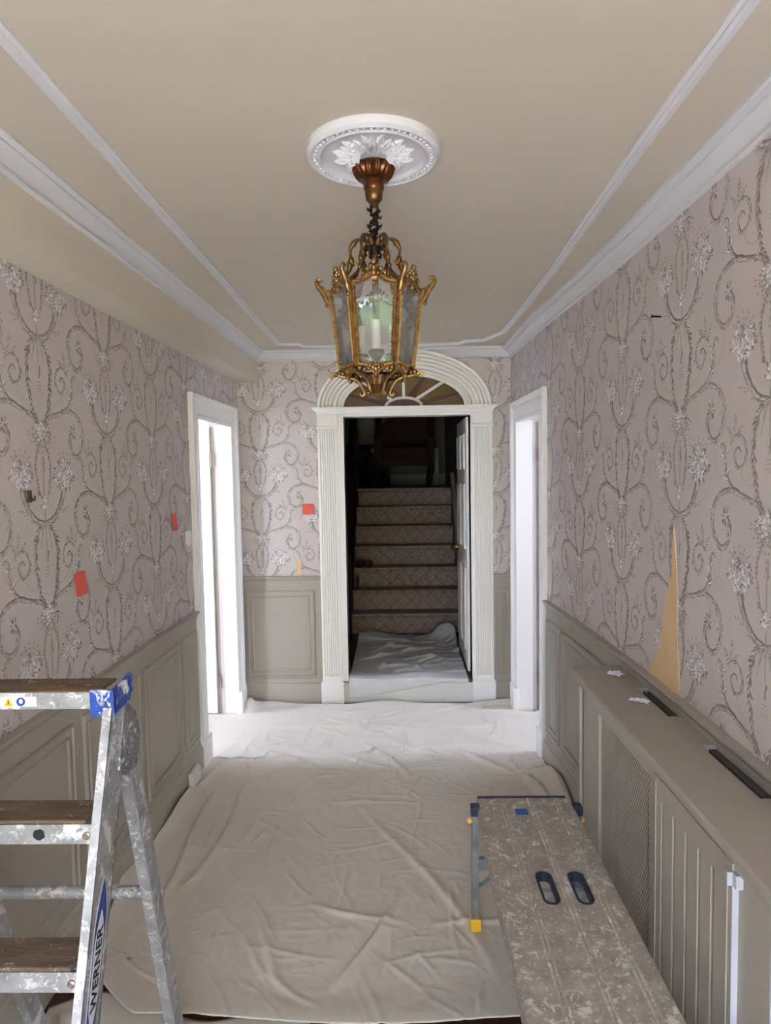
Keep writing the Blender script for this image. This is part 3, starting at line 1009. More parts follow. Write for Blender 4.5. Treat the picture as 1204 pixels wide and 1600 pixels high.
side_room(-1, 'left')
side_room(1, 'right')
def window(name, axis, c, a0, a1, z0, z1, label):
    mb = MB()
    def bx(p0, p1, q0, q1):
        if axis == 'x': mb.box(c-0.03, p0, q0, c+0.03, p1, q1)
        else: mb.box(p0, c-0.03, q0, p1, c+0.03, q1)
    t = 0.025
    bx(a0, a0+t, z0, z1); bx(a1-t, a1, z0, z1); bx(a0+t, a1-t, z0, z0+t); bx(a0+t, a1-t, z1-t, z1)
    bx(a0+t, a1-t, (z0+z1)/2-0.012, (z0+z1)/2+0.012)
    tag(mb.build(name, M['white']), label, 'window', kind='structure')
window('window_1', 'x', -3.1, -1.04, -0.54, 1.2, 3.5, 'unseen window across the room beyond the coral-note wall, made tall and narrow to light the hall floor')
window('window_2', 'y', -2.5, -2.70, -2.30, 0.4, 2.2, 'front window of the room beyond the coral-note wall')
window('window_3', 'x', 2.9, -1.02, -0.52, 1.2, 3.5, 'unseen window across the room beyond the radiator wall, made tall and narrow to light the hall floor')

# ------------------------------------------------------------------ stair hall
mb = MB()
mb.box(-1.35, 0.12, 0.0, 0.75, 4.6, 0.168)
tag(mb.build('floor_stair_hall', M['floor']), 'raised stair hall floor under a dust sheet', 'floor', kind='structure')
mb = MB()
mb.box(0.64, 0.9, 0, 0.75, 4.6, 4.1)
mb.box(0.60, 0.12, 0, 0.75, 0.9, 4.1)
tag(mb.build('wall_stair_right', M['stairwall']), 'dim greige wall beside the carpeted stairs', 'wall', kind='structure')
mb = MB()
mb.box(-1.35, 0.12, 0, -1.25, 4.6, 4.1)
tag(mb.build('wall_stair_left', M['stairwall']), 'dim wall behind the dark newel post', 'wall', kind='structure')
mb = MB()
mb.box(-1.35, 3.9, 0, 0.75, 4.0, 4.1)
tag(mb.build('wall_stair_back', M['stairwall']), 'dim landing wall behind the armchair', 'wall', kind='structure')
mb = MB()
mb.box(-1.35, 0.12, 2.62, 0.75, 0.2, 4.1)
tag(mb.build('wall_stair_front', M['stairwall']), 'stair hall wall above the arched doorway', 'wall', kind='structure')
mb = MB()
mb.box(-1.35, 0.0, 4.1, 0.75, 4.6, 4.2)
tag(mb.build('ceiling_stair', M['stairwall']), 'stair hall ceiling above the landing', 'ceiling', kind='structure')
mb = MB()
mb.box(-1.25, 3.885, 1.52, 0.64, 3.9, 1.66)
tag(mb.build('baseboard_landing', M['linen']), 'pale baseboard behind the landing armchair', 'baseboard', kind='structure')

RISE, GO, Y1, Z0 = 0.193, 0.19, 1.36, 0.168
SXL, SXR = -0.43, 0.61
st = empty('staircase', (0.1, Y1, Z0), 'carpeted staircase with dark balustrade beyond the arched doorway', 'staircase')
for i in range(7):
    y = Y1+i*GO
    z = Z0+(i+1)*RISE
    yb = y+GO+0.02 if i < 6 else 3.9
    b = MB()
    # rounded nosing profile
    pr = [(y+0.018, Z0 if i == 0 else z-RISE-0.02), (y+0.018, z-0.045), (y+0.004, z-0.034), (y-0.004, z-0.020), (y+0.002, z-0.004), (y+0.014, z), (yb, z), (yb, z-0.06 if i == 6 else z-RISE-0.02)]
    xa, xb = SXL-0.02*0, SXR-0.004*i
    if i == 6: xa, xb = -1.25, 0.64
    b.loft([[(x, yy, zz) for yy, zz in pr] for x in (xa, xb)])
    b.build('step', M['carpet'], st)
# wall string (sloping baseboard) on the right
b = MB()
s = RISE/GO
y0, y1 = Y1-0.12, Y1+6*GO+0.05
za, zb = Z0, Z0+7*RISE
pts = [(y0, Z0), (y0, Z0+0.20), (y1, zb+0.16), (y1, zb-0.2)]
b.loft([[(x, yy, zz) for yy, zz in pts] for x in (SXR-0.005, 0.641)])
b.build('wall_string', M['taupe'], st)
b = MB()
pts = [(y0, Z0), (y0, Z0+0.22), (y1, zb+0.06), (y1, zb-0.3), (Y1+0.3, Z0)]
b.loft([[(x, yy, zz) for yy, zz in pts] for x in (SXL-0.045, SXL-0.002)])
b.build('outer_string', M['darkwood'], st)
# newel post, handrail and balusters
b = MB()
nx, ny = -0.462, 1.22
b.box(nx-0.04, ny-0.04, Z0, nx+0.04, ny+0.04, 0.95)
b.lathe([(0.05, 0), (0.055, 0.012), (0.045, 0.03), (0.025, 0.045), (0.030, 0.07), (0.042, 0.10), (0.034, 0.14), (0.024, 0.17), (0.034, 0.19), (0.05, 0.2), (0.05, 0.22), (0.03, 0.235), (0.046, 0.26), (0.052, 0.285), (0.042, 0.315), (0.015, 0.33)], 16, (nx, ny, 0.95))
b.build('newel_post', M['darkwood'], st, smooth=40)
b = MB()
b.bar((nx, ny, 1.10), (nx, Y1+6*GO, 1.10+7*RISE-0.05), 0.055, 0.05)
b.build('handrail', M['darkwood'], st)
bl = MB()
bl.lathe([(0.016, 0.0), (0.016, 0.10), (0.022, 0.12), (0.012, 0.15), (0.019, 0.25), (0.012, 0.45), (0.020, 0.60), (0.012, 0.62), (0.016, 0.66), (0.016, 0.82)], 10)
bd = bl.data('baluster', M['darkwood'], smooth=40)
for i in range(6):
    for q in (0.06, 0.155):
        o = bpy.data.objects.new('baluster', bd)
        COL.objects.link(o)
        o.parent = st
        o.location = Vector((nx, Y1+i*GO+q, Z0+(i+1)*RISE-0.06))-Vector(st.location)
# upper newel at the landing
b = MB()
b.box(nx-0.045, Y1+6*GO, 1.3, nx+0.045, Y1+6*GO+0.09, 2.62)
b.build('landing_newel', M['darkwood'], st)

# armchair on the landing
LZ = Z0+7*RISE
ac = empty('armchair', (0.10, 3.0, LZ), 'dark red wing armchair with wooden legs on the landing', 'armchair')
def cush(mb, x0, y0, z0, x1, y1, z1, r=0.04, n=4):
    """a box with rounded vertical and top edges"""
    rings = []
    def loop(ins, z):
        pts = []
        for cx, cy, a0 in ((x1-ins-r, y1-ins-r, 0), (x0+ins+r, y1-ins-r, PI/2), (x0+ins+r, y0+ins+r, PI), (x1-ins-r, y0+ins+r, 1.5*PI)):
            for k in range(n+1):
                a = a0+PI/2*k/n
                pts.append((cx+r*math.cos(a), cy+r*math.sin(a), z))
        return pts
    rings = [loop(0.012, z0), loop(0, z0+0.012)]
    for k in range(n+1):
        a = PI/2*k/n
        rings.append(loop(r*0.6*(1-math.cos(a)), z1-r*0.6+r*0.6*math.sin(a)))
    mb.loft(rings)
    return mb
b = MB(); cush(b, -0.27, -0.28, 0.30, 0.27, 0.22, 0.46); b.build('seat', M['redfabric'], ac, smooth=50, loc=(0, 0, 0))
b = MB()
outl = [(-0.27, 0.40), (-0.30, 0.60), (-0.26, 0.76), (-0.14, 0.83), (0.0, 0.87), (0.14, 0.86), (0.25, 0.82), (0.31, 0.82), (0.32, 0.60), (0.29, 0.40)]
b.loft([[(x*0.96, 0.17, z-0.01) for x, z in outl], [(x, 0.20, z) for x, z in outl], [(x, 0.27, z) for x, z in outl], [(x*0.95, 0.30, z-0.02) for x, z in outl]])
b.build('backrest', M['redfabric'], ac, smooth=50, loc=(0, 0, 0))
for sx in (-1, 1):
    b = MB()
    o2 = [(-0.26, 0.30), (-0.28, 0.56), (-0.22, 0.60), (-0.02, 0.60), (0.08, 0.66), (0.14, 0.80), (0.24, 0.84), (0.26, 0.30)]
    b.loft([[(sx*0.275, y, z) for y, z in o2], [(sx*0.30, y, z+0.01) for y, z in o2], [(sx*0.345, y, z) for y, z in o2]])
    b.build('arm', M['redfabric'], ac, smooth=50, loc=(0, 0, 0))
    for yy, k in ((-0.24, 1), (0.24, -1)):
        b = MB()
        path = catmull([(sx*0.285, yy, 0.31), (sx*0.31, yy-0.02*k, 0.22), (sx*0.29, yy-0.01*k, 0.10), (sx*0.28, yy, 0.03), (sx*0.295, yy-0.02*k, 0.0)], 4)
        b.tube(path, [0.034-0.018*i/(len(path)-1) for i in range(len(path))], 8)
        b.build('leg', M['darkwood'], ac, smooth=50, loc=(0, 0, 0))
b = MB(); b.box(-0.30, -0.285, 0.24, 0.30, -0.25, 0.31); b.build('seat_rail', M['darkwood'], ac, loc=(0, 0, 0))

# side table with scrolled legs
tb = empty('side_table', (-0.46, 3.05, LZ), 'small dark side table with curved legs beside the armchair', 'table')
b = MB(); b.lathe([(0.0, 0.47), (0.20, 0.47), (0.21, 0.48), (0.21, 0.49), (0.20, 0.50), (0.0, 0.50)], 24, caps=False); b.build('top', M['darkwood'], tb, smooth=40, loc=(0, 0, 0))
b = MB(); b.lathe([(0.165, 0.40), (0.17, 0.47)], 24); b.build('apron', M['darkwood'], tb, smooth=40, loc=(0, 0, 0))
for k in range(4):
    a = PI/4+PI/2*k
    b = MB()
    path = catmull([(r*math.cos(a), r*math.sin(a), z) for r, z in ((0.15, 0.44), (0.20, 0.36), (0.17, 0.24), (0.10, 0.14), (0.13, 0.06), (0.19, 0.0))], 5)
    b.tube(path, 0.014, 8); b.build('leg', M['darkwood'], tb, smooth=50, loc=(0, 0, 0))
b = MB(); b.tube([(0.12*math.cos(2*PI*k/20), 0.12*math.sin(2*PI*k/20), 0.13) for k in range(21)], 0.008, 6); b.build('stretcher_ring', M['darkwood'], tb, smooth=50, loc=(0, 0, 0))
ur = empty('silver_urn', (-0.46, 2.98, LZ+0.50), 'small silver urn on the dark side table', 'urn')
b = MB(); b.lathe([(0.035, 0.0), (0.035, 0.008), (0.012, 0.02), (0.010, 0.05), (0.03, 0.07), (0.052, 0.11), (0.055, 0.15), (0.045, 0.18), (0.05, 0.19), (0.0, 0.19)], 20, caps=False); b.build('bowl', M['silver'], ur, smooth=50, loc=(0, 0, 0))
b = MB(); b.lathe([(0.048, 0.19), (0.03, 0.215), (0.008, 0.225), (0.012, 0.24), (0.0, 0.25)], 16); b.build('lid', M['silver'], ur, smooth=50, loc=(0, 0, 0))
# draped linen behind the table
b = MB()
rings = []
for k in range(9):
    z = LZ+0.42+0.06*k
    rings.append([(-0.62+0.50*i/20, 3.55+0.02*math.sin(i*1.9)*(1-0.05*k), z) for i in range(21)]+[(-0.62+0.50*i/20, 3.58+0.02*math.sin(i*1.9)*(1-0.05*k), z) for i in reversed(range(21))])
b.loft(rings)
tag(b.build('lamp_cloth', M['linen'], smooth=50), 'pale draped cloth hanging behind the side table', 'cloth')
bt = MB(); bt.box(-0.66, 3.50, LZ, -0.08, 3.62, LZ+0.42)
tag(bt.build('blanket_chest', M['darkwood']), 'dark wooden chest under the pale cloth', 'chest')
pl = empty('floor_lamp', (0.46, 3.35, LZ), 'black floor lamp pole on a pale block behind the armchair', 'lamp')
b = MB(); b.box(-0.06, -0.06, 0.0, 0.06, 0.06, 0.46); b.build('pedestal', M['linen'], pl, loc=(0, 0, 0))
b = MB(); b.lathe([(0.05, 0.46), (0.05, 0.48), (0.03, 0.50), (0.03, 0.54), (0.014, 0.57), (0.012, 1.4)], 14); b.build('pole', M['black'], pl, smooth=40, loc=(0, 0, 0))
b = MB(); b.lathe([(0.17, 1.35), (0.10, 1.65), (0.095, 1.65), (0.165, 1.35)], 20, caps=False); b.build('shade', M['linen'], pl, smooth=40, loc=(0, 0, 0))

# shoes on the stairs
def slipper(loc, rz, label):
    r = empty('slipper', loc, label, 'shoe', 'burgundy slippers on the stairs')
    r.rotation_euler.z = rz
    b = MB()
    rings = []
    for k in range(13):
        t = k/12
        y = -0.12+0.24*t
        w = 0.036*(0.75+0.25*math.sin(PI*t))*(1.0 if t < 0.9 else 0.8)
        h = 0.075-0.030*t if t < 0.9 else 0.03
        if k in (0, 12): w *= 0.7; h *= 0.8
        rings.append([(w*math.cos(2*PI*j/14), y, max(0.0, 0.012+(h-0.012)*0.5*(1+math.sin(2*PI*j/14)))) for j in range(14)])
    b.loft(rings)
    b.build('upper', M['slipper'], r, smooth=60, loc=(0, 0, 0))
    b = MB()
    b.loft([[(0.038*math.cos(a)*(1 if math.sin(a) < 0 else 1.05), 0.128*math.sin(a), z) for a in [2*PI*j/20 for j in range(20)]] for z in (0.0, 0.014)])
    b.build('sole', M['black'], r, smooth=40, loc=(0, 0, 0))
    return r
sz = Z0+3*RISE
slipper((-0.372, Y1+2*GO+0.13, sz), 0.03, 'burgundy slipper on the stair next to the newel post')
slipper((-0.282, Y1+2*GO+0.13, sz), -0.05, 'burgundy slipper on the stair, farther from the newel post')
sz = Z0+2*RISE
sh = empty('sandal', (-0.392, Y1+GO+0.10, sz), 'black sandal propped upright on the stair below the slippers', 'shoe')
b = MB()
b.loft([[(0.018*math.cos(a), 0.030*0+y, 0.07+0.068*math.sin(a)) for a in [2*PI*j/20 for j in range(20)]] for y in (-0.01, 0.006)])
b.build('sole', M['black'], sh, smooth=40, loc=(0, 0, 0))
b = MB()
b.tube([(-0.03*math.cos(a)-0.01, -0.05*math.sin(a)-0.01, 0.012+0.006*math.cos(3*a)) for a in [PI*k/14 for k in range(15)]], 0.004, 6)
b.build('strap', M['black'], sh, smooth=40, loc=(0, 0, 0))

# ------------------------------------------------------------------ dust sheets
def ridge(px, py, segs):
    h = np.zeros_like(px)
    for (x0, y0, x1, y1, w, a) in segs:
        dx, dy = x1-x0, y1-y0
        L2 = dx*dx+dy*dy
        t = ((px-x0)*dx+(py-y0)*dy)/L2
        tc = np.clip(t, 0, 1)
        # gentle bow of the fold line
        nx, ny = -dy/math.sqrt(L2), dx/math.sqrt(L2)
        sd = (px-(x0+tc*dx))*nx+(py-(y0+tc*dy))*ny
        sd = sd-0.04*math.sqrt(L2)*np.sin(tc*PI*1.3+x0*9)
        end = np.hypot(px-(x0+t*dx)-0, 0)*0
        fall = np.clip(1-np.abs(t-0.5)*2, 0, 1)**0.6
        prof = np.where(sd > 0, np.exp(-(sd/w)**2), np.exp(-(sd/(w*0.45))**2))
        h += a*prof*fall
    return h
def vnoise(px, py, sc, seed, z=0.0):
    out = np.empty(px.shape)
    it = np.nditer([px, py, out], op_flags=[['readonly'], ['readonly'], ['writeonly']])
    for a, b, c in it:
        c[...] = noise.noise(Vector((float(a)*sc+seed, float(b)*sc-seed, z)))
    return out
def sheet(name, nx, ny, mapf, segs, label, m, seed, fine=0.0022, thick=0.0025, amp=1.15):
    u, v = np.meshgrid(np.linspace(0, 1, nx), np.linspace(0, 1, ny))
    x, y, z = mapf(u, v)
    rnd = random.Random(seed)
    h = ridge(x, y, segs)*amp
    h += fine*np.abs(vnoise(x, y, 9, seed))+fine*0.7*np.abs(vnoise(x, y, 21, seed+5))
    z = z+h
    V = np.stack([x, y, z], -1).reshape(-1, 3)
    mb = MB()
    mb.v = [tuple(p) for p in V]
    mb.f = [(j*nx+i, j*nx+i+1, (j+1)*nx+i+1, (j+1)*nx+i) for j in range(ny-1) for i in range(nx-1)]
    o = mb.build(name, m, None, smooth=80, fix=False)
    sm = o.modifiers.new('thickness', 'SOLIDIFY')
    sm.thickness = thick
    sm.offset = -1
    return tag(o, label, 'dust sheet')
rnd = random.Random(11)
segs = []
# creases in the bright part by the doors
for k in range(80):
    x = rnd.uniform(-1.0, 0.75)
    y = rnd.uniform(-1.25, -0.18)
    a = rnd.choice((rnd.uniform(-0.6, -0.1), rnd.uniform(-2.2, -1.2), rnd.uniform(0.2, 0.5)))
    l = rnd.uniform(0.12, 0.5)
    segs.append((x, y, x+l*math.cos(a), y+l*math.sin(a), rnd.uniform(0.010, 0.03), rnd.uniform(0.004, 0.017)))
segs += [(-0.15, -0.45, 0.80, -0.95, 0.035, 0.03), (-0.75, -0.50, 0.10, -0.62, 0.03, 0.022), (-0.55, -0.35, 0.2, -0.9, 0.03, 0.022), (-0.2, -0.75, 0.05, -1.25, 0.03, 0.026), (0.35, -0.85, 0.62, -1.2, 0.03, 0.03), (-0.9, -0.8, -0.45, -1.15, 0.03, 0.02), (0.1, -0.5, 0.6, -0.52, 0.02, 0.016)]
# long soft folds on the near part
for k in range(110):
    x = rnd.uniform(-1.0, 0.85)
    y = rnd.uniform(-2.8, -1.1)
    a = rnd.choice((rnd.uniform(-1.9, -1.3), rnd.uniform(-1.0, -0.5), rnd.uniform(-0.25, 0.25)))
    l = rnd.uniform(0.10, 0.45)
    segs.append((x, y, x+l*math.cos(a), y+l*math.sin(a), rnd.uniform(0.007, 0.016), rnd.uniform(0.0015, 0.0055)))
segs += [(-0.80, -1.25, -0.90, -2.3, 0.03, 0.012), (-0.66, -1.35, -0.72, -2.0, 0.03, 0.009), (-0.92, -1.3, -1.0, -2.5, 0.03, 0.012), (-0.15, -1.5, 0.33, -2.75, 0.028, 0.011), (-0.35, -2.3, 0.02, -2.42, 0.02, 0.010), (0.10, -2.45, 0.75, -2.38, 0.02, 0.009),
         (-0.35, -1.5, -0.1, -1.5, 0.02, 0.006), (0.0, -2.2, -0.2, -2.75, 0.02, 0.010), (-0.6, -2.3, -0.35, -2.75, 0.025, 0.010)]
def main_map(u, v):
    # v 0 = near edge, 1 = far edge
    yn = -2.862+0.02*np.sin(u*9)+0.28*np.clip((0.16-u)/0.16, 0, 1)**1.2
    yf = -0.075+0.02*np.sin(u*14)
    y = yn+(yf-yn)*v
    lx = np.vectorize(xl)(y)+0.030
    rx = np.vectorize(xr)(y)-0.034
    # tucked in at the door openings
    lx = lx-0.22*np.clip((y+0.98)/0.02, 0, 1)*np.clip((-0.255-y)/0.02, 0, 1)
    rx = rx+0.22*np.clip((y+0.92)/0.02, 0, 1)*np.clip((-0.242-y)/0.02, 0, 1)
    lx = lx+0.02*np.sin(y*7)
    rx = rx-0.04*np.clip((-2.3-y)/0.5, 0, 1)
    x = lx+(rx-lx)*u
    el = np.clip((0.055-(x-lx))/0.055, 0, 1)
    er = np.clip((0.10-(rx-x))/0.10, 0, 1)
    ef = np.clip((0.05-(yf-y))/0.05, 0, 1)
    z = 0.005+0.045*el**1.4*(1+0.5*np.sin(y*11))*np.clip((-1.05-y)/0.1, 0.2, 1)+0.05*er**1.3*(1+0.6*np.sin(y*13+1))*np.clip((-1.0-y)/0.1, 0.1, 1)*np.clip((y+2.5)/0.4, 0.1, 1)
    z = z+0.010*ef**1.3*(1.4+np.sin(u*21)*np.sin(u*7+1))+0.016*np.exp(-((y-yn)/0.10)**2)
    # heap in the far left corner and by the right door post
    z = z+0.085*np.exp(-(((x+1.06)/0.05)**2+((y+0.16)/0.07)**2))
    z = z+0.07*np.exp(-(((x-0.80)/0.07)**2+((y+1.38)/0.16)**2))*(0.7+0.5*np.sin(x*80+y*14))
    z = z+0.05*np.exp(-(((x-0.84)/0.04)**2+((y+1.75)/0.3)**2))
    return x, y, z
for k in range(330):
    x = rnd.uniform(-1.05, 0.88)
    y = rnd.uniform(-2.8, -0.15)
    a = rnd.uniform(0, PI)
    l = rnd.uniform(0.04, 0.16)
    segs.append((x, y, x+l*math.cos(a), y+l*math.sin(a), rnd.uniform(0.005, 0.011), rnd.uniform(0.0008, 0.003)*(1.8 if y > -1.2 else 1)))
sheet('dust_sheet', 360, 460, main_map, segs, 'large cream canvas dust sheet spread over the hall floor', M['canvas'], 3, 0.003)

segs2 = []
for k in range(40):
    x = rnd.uniform(-0.36, 0.5); y = rnd.uniform(0.05, 1.15)
    a = rnd.choice((rnd.uniform(-0.4, 0.4), rnd.uniform(0.5, 1.0)))
    l = rnd.uniform(0.15, 0.5)
    segs2.append((x, y, x+l*math.cos(a), y+l*math.sin(a), rnd.uniform(0.02, 0.05), rnd.uniform(0.010, 0.030)))
def stair_map(u, v):
    x = OL+0.006+(0.525-OL-0.012)*u
    q = v
    hang = 0.145-0.115*np.clip(u*1.25, 0, 1)       # how far the front edge hangs down
    s = q*(1.28+hang)-hang                          # length along the sheet, 0 at the step edge
    y = np.where(s < 0, -0.058+0.0*s, -0.055+s)
    z = np.where(s < 0, 0.182+s, 0.182)
    z = z+0.03*np.clip(1-np.abs(y-0.02)/0.10, 0, 1)*(0.5+0.5*np.sin(x*9))
    z = z+0.14*np.exp(-(((x-0.45)/0.14)**2+((y-1.12)/0.10)**2))
    z = z+0.06*np.exp(-(((x+0.25)/0.25)**2+((y-1.15)/0.10)**2))
    y = y-0.012*np.clip(-s/0.05, 0, 1)*np.sin(x*17)**2
    return x, y, z
sheet('dust_sheet', 150, 170, stair_map, segs2, 'crumpled white dust sheet draped over the step in the arched doorway', M['canvas2'], 8, 0.005, amp=0.8)
def near_map(u, v):
    x = -1.12+0.84*u+0.02*np.sin(v*9)
    y = -4.2+(1.42+0.05*np.sin(u*8)-0.12*np.abs(u-0.3)**1.5)*v
    z = 0.003+0.006*np.clip(1-np.abs(v-0.93)/0.06, 0, 1)*(0.6+0.4*np.sin(u*19))
    return x, y, z
segs3 = [(-0.9, -3.1, -0.5, -3.5, 0.03, 0.012), (-0.4, -3.0, -0.6, -3.6, 0.03, 0.015), (-0.8, -2.95, -0.85, -3.4, 0.025, 0.014)]
sheet('dust_sheet', 90, 110, near_map, segs3, 'cream dust sheet under the feet of the stepladder', M['canvas'], 15, 0.002, amp=0.6)

# ------------------------------------------------------------------ radiator cover
FX = 0.752            # plane of the cover's front
Y0c, Y1c = -2.19, -4.60
rc = empty('radiator_cover', (0.84, -3.3, 0), 'taupe built-in radiator cover with mesh grilles and fluted panel', 'radiator cover')
b = MB()
ys = [Y0c+0.035, -2.4, -3.2, Y1c]
prof = lambda y: [(0.718, y, 0.878), (0.712, y, 0.884), (0.712, y, 0.898), (0.718, y, 0.905), (xr(y)-0.054, y, 0.905), (xr(y)-0.054, y, 0.878)]
b.loft([prof(y) for y in ys])
b.build('shelf', M['taupe'], rc)
# the strip behind the vent slots, at the wall
slots = [(-2.43, -2.71), (-2.93, -3.24), (-3.5, -3.8), (-4.05, -4.35)]
edges = [Y0c+0.035]+[e for s_ in slots for e in s_]+[Y1c]
for a, c in zip(edges[0::2], edges[1::2]):
    b = MB()
    b.hexa([(xr(a)-0.055, a, 0.878), (xr(c)-0.055, c, 0.878), (xr(c)-0.001, c, 0.878), (xr(a)-0.001, a, 0.878), (xr(a)-0.055, a, 0.905), (xr(c)-0.055, c, 0.905), (xr(c)-0.001, c, 0.905), (xr(a)-0.001, a, 0.905)])
    b.build('shelf_rear_strip', M['taupe'], rc)
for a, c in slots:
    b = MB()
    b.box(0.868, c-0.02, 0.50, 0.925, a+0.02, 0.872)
    b.build('shaded_radiator_top', M['void'], rc)  # near-black block fills the slot as painted shade
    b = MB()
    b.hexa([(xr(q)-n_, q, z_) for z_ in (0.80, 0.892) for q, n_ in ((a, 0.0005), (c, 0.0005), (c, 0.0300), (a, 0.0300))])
    b.build('slot_shade_strip', M['slot'], rc)  # dark strip at the wall painted as the slot's shade
# fascia moulding below the shelf
b = MB()
pf = [(FX, 0.83), (FX-0.008, 0.832), (FX-0.010, 0.850), (FX-0.016, 0.858), (FX-0.026, 0.866), (FX-0.030, 0.878), (FX+0.02, 0.879), (FX+0.02, 0.83)]
b.loft([[(x, y, z) for x, z in pf] for y in (Y0c, Y1c)])
b.build('fascia', M['taupe'], rc)
grs = [(-2.41, -2.90), (-3.53, -4.02)]
def frontbox(name, ya, yb, za, zb, proud=0.0, m='taupe', th=0.018):
    b = MB()
    b.box(FX-proud, min(ya, yb), za, FX+th, max(ya, yb), zb)
    return bevel(b.build(name, M[m], rc), 0.003)
frontbox('stile', Y0c, grs[0][0], 0.0, 0.845)
frontbox('stile', grs[0][1], -2.97, 0.0, 0.845)
frontbox('stile', -3.40, grs[1][0], 0.0, 0.845)
frontbox('stile', grs[1][1], Y1c, 0.0, 0.845)
for a, c in grs:
    frontbox('top_rail', a, c, 0.80, 0.845)
    frontbox('bottom_rail', a, c, 0.0, 0.16)
    # perforated mesh set back in the opening
    b = MB()
    px, pz = 0.0140, 0.024
    w_ = 0.0029
    H = 0.64; Wd = abs(c-a)
    sl_ = pz/px
    for sgn in (1, -1):
        n = int((Wd+H/sl_)/px)+2
        for k in range(n):
            # line: z = sgn*sl*(y - yk)
            if sgn > 0:
                yk = c-H/sl_+k*px
                ya_, za_ = yk, 0.16
                yb_, zb_ = yk+H/sl_, 0.80
            else:
                yk = c+k*px
                ya_, za_ = yk, 0.16
                yb_, zb_ = yk-H/sl_, 0.80
            # clip in y
            def cl(y, z, y2, z2):
                lo, hi = c, a
                pts = [(y, z), (y2, z2)]
                out = []
                for (p, q), (r, s_) in ((pts[0], pts[1]), (pts[1], pts[0])):
                    if p < lo:
                        if r <= lo: return None
                        q = q+(s_-q)*(lo-p)/(r-p); p = lo
                    elif p > hi:
                        if r >= hi: return None
                        q = q+(s_-q)*(hi-p)/(r-p); p = hi
                    out.append((p, q))
                return out
            r_ = cl(ya_, za_, yb_, zb_)
            if not r_: continue
            (p, q), (r, s_) = r_
            if abs(p-r) < 1e-4: continue
            b.bar((FX+0.012+0.0005*sgn, p, q), (FX+0.012+0.0005*sgn, r, s_), 0.0015, w_, (1, 0, 0))
    tag(b.build('grille_mesh', M['grille'], rc, fix=False), 'perforated diamond mesh grille', kind='stuff')
    b = MB(); b.box(FX+0.06, c, 0.1, FX+0.075, a, 0.85); b.build('shaded_radiator_face', M['void'], rc)  # dark board behind the mesh, shade painted into its colour
# fluted centre panel: board with routed flutes, proud of the stiles
fl = [-3.03, -3.105, -3.18, -3.25, -3.318]
b = MB()
PX = FX-0.014
ya = -2.97
for yf in fl+[None]:
    yb = (yf+0.008) if yf is not None else -3.405
    b.box(PX, yb, 0.0, FX+0.012, ya, 0.845)
    if yf is not None:
        # the flute: solid above its rounded head, shallow bottom behind
        b.box(PX+0.011, yf-0.008, 0.0, FX+0.012, yf+0.008, 0.79)
        b.box(PX, yf-0.008, 0.785, FX+0.012, yf+0.008, 0.845)
        ya = yf-0.008
b.build('fluted_panel', M['taupe'], rc)
for yy in (-2.985, -3.385):
    b = MB()
    b.box(PX-0.002, yy-0.003, 0.02, PX, yy+0.003, 0.83)
    b.build('panel_bead', M['taupe'], rc)
# edges facing the entrance, its light painted on as a paler colour
b = MB(); b.box(PX, -3.4075, 0.0, FX, -3.405, 0.80); b.build('lit_edge', M['edge_light'], rc)
b = MB(); b.box(FX, grs[1][0]-0.0025, 0.16, FX+0.017, grs[1][0], 0.80); b.build('lit_edge', M['edge_light'], rc)
b = MB(); b.box(PX-0.012, -3.41, 0.80, PX, -3.402, 0.83); b.box(PX-0.001, -3.425, 0.80, FX, -3.405, 0.83); b.build('lit_edge', M['edge_light'], rc)
b = MB(); b.tube([(FX-0.005, Y0c-0.006, 0.0), (FX-0.005, Y0c-0.006, 0.84)], 0.009, 10); b.build('corner_bead', M['taupe'], rc, smooth=40)
b = MB(); b.box(FX, Y0c-0.02, 0, xr(Y0c)-0.012, Y0c, 0.878); b.build('end_panel', M['taupe'], rc)

# paper scraps on the shelf
def scrap(loc, rz, sx, sy, label, seed):
    rr = random.Random(seed)
    n = 7
    V, F = [], []
    for j in range(n):
        for i in range(n):
            V.append(((i/(n-1)-0.5)*sx*(0.6+0.5*math.sin(j*1.3+seed)**2), (j/(n-1)-0.5)*sy, 0.003+rr.random()*0.009))
    F = [(j*n+i, j*n+i+1, (j+1)*n+i+1, (j+1)*n+i) for j in range(n-1) for i in range(n-1)]
    mb = MB(); mb.v, mb.f = V, F
    o = mb.build('paper_scrap', M['scrap'], None, loc=loc)
    o.rotation_euler.z = rz
    sm = o.modifiers.new('thickness', 'SOLIDIFY'); sm.thickness = 0.001
    return tag(o, label, 'paper scrap', 'paper scraps on the radiator cover')
scrap((0.855, -2.285, 0.905), 0.3, 0.06, 0.05, 'torn white paper scrap near the far end of the radiator cover shelf', 2)
scrap((0.838, -2.58, 0.905), -0.5, 0.065, 0.035, 'crumpled white paper scrap beside the first vent slot', 5)

# ------------------------------------------------------------------ work platform
DX0, DX1, DY0, DY1, DZ = 0.305, 0.645, -3.66, -2.395, 0.478
wp = empty('work_platform', (0.475, -3.03, 0), 'paint-splattered folding work platform with blue corners and yellow feet', 'work platform')
slots2 = [(0.450, -2.925), (0.546, -2.925)]
SW, SLh = 0.021, 0.072
def stadium(cx, cy, r, hl, n=8):
    pts = []
    for k in range(n+1): pts.append((cx+r*math.cos(PI*k/n), cy+hl-r+r*math.sin(PI*k/n)))
    for k in range(n+1): pts.append((cx-r*math.cos(PI*k/n), cy-hl+r-r*math.sin(PI*k/n)))
    return pts
b = MB()
def deckbox(x0, y0, x1, y1): b.box(x0, y0, DZ-0.022, x1, y1, DZ)
sy0, sy1 = -3.02, -2.83
xs = [DX0, 0.450-0.032, 0.450+0.032, 0.546-0.032, 0.546+0.032, DX1]
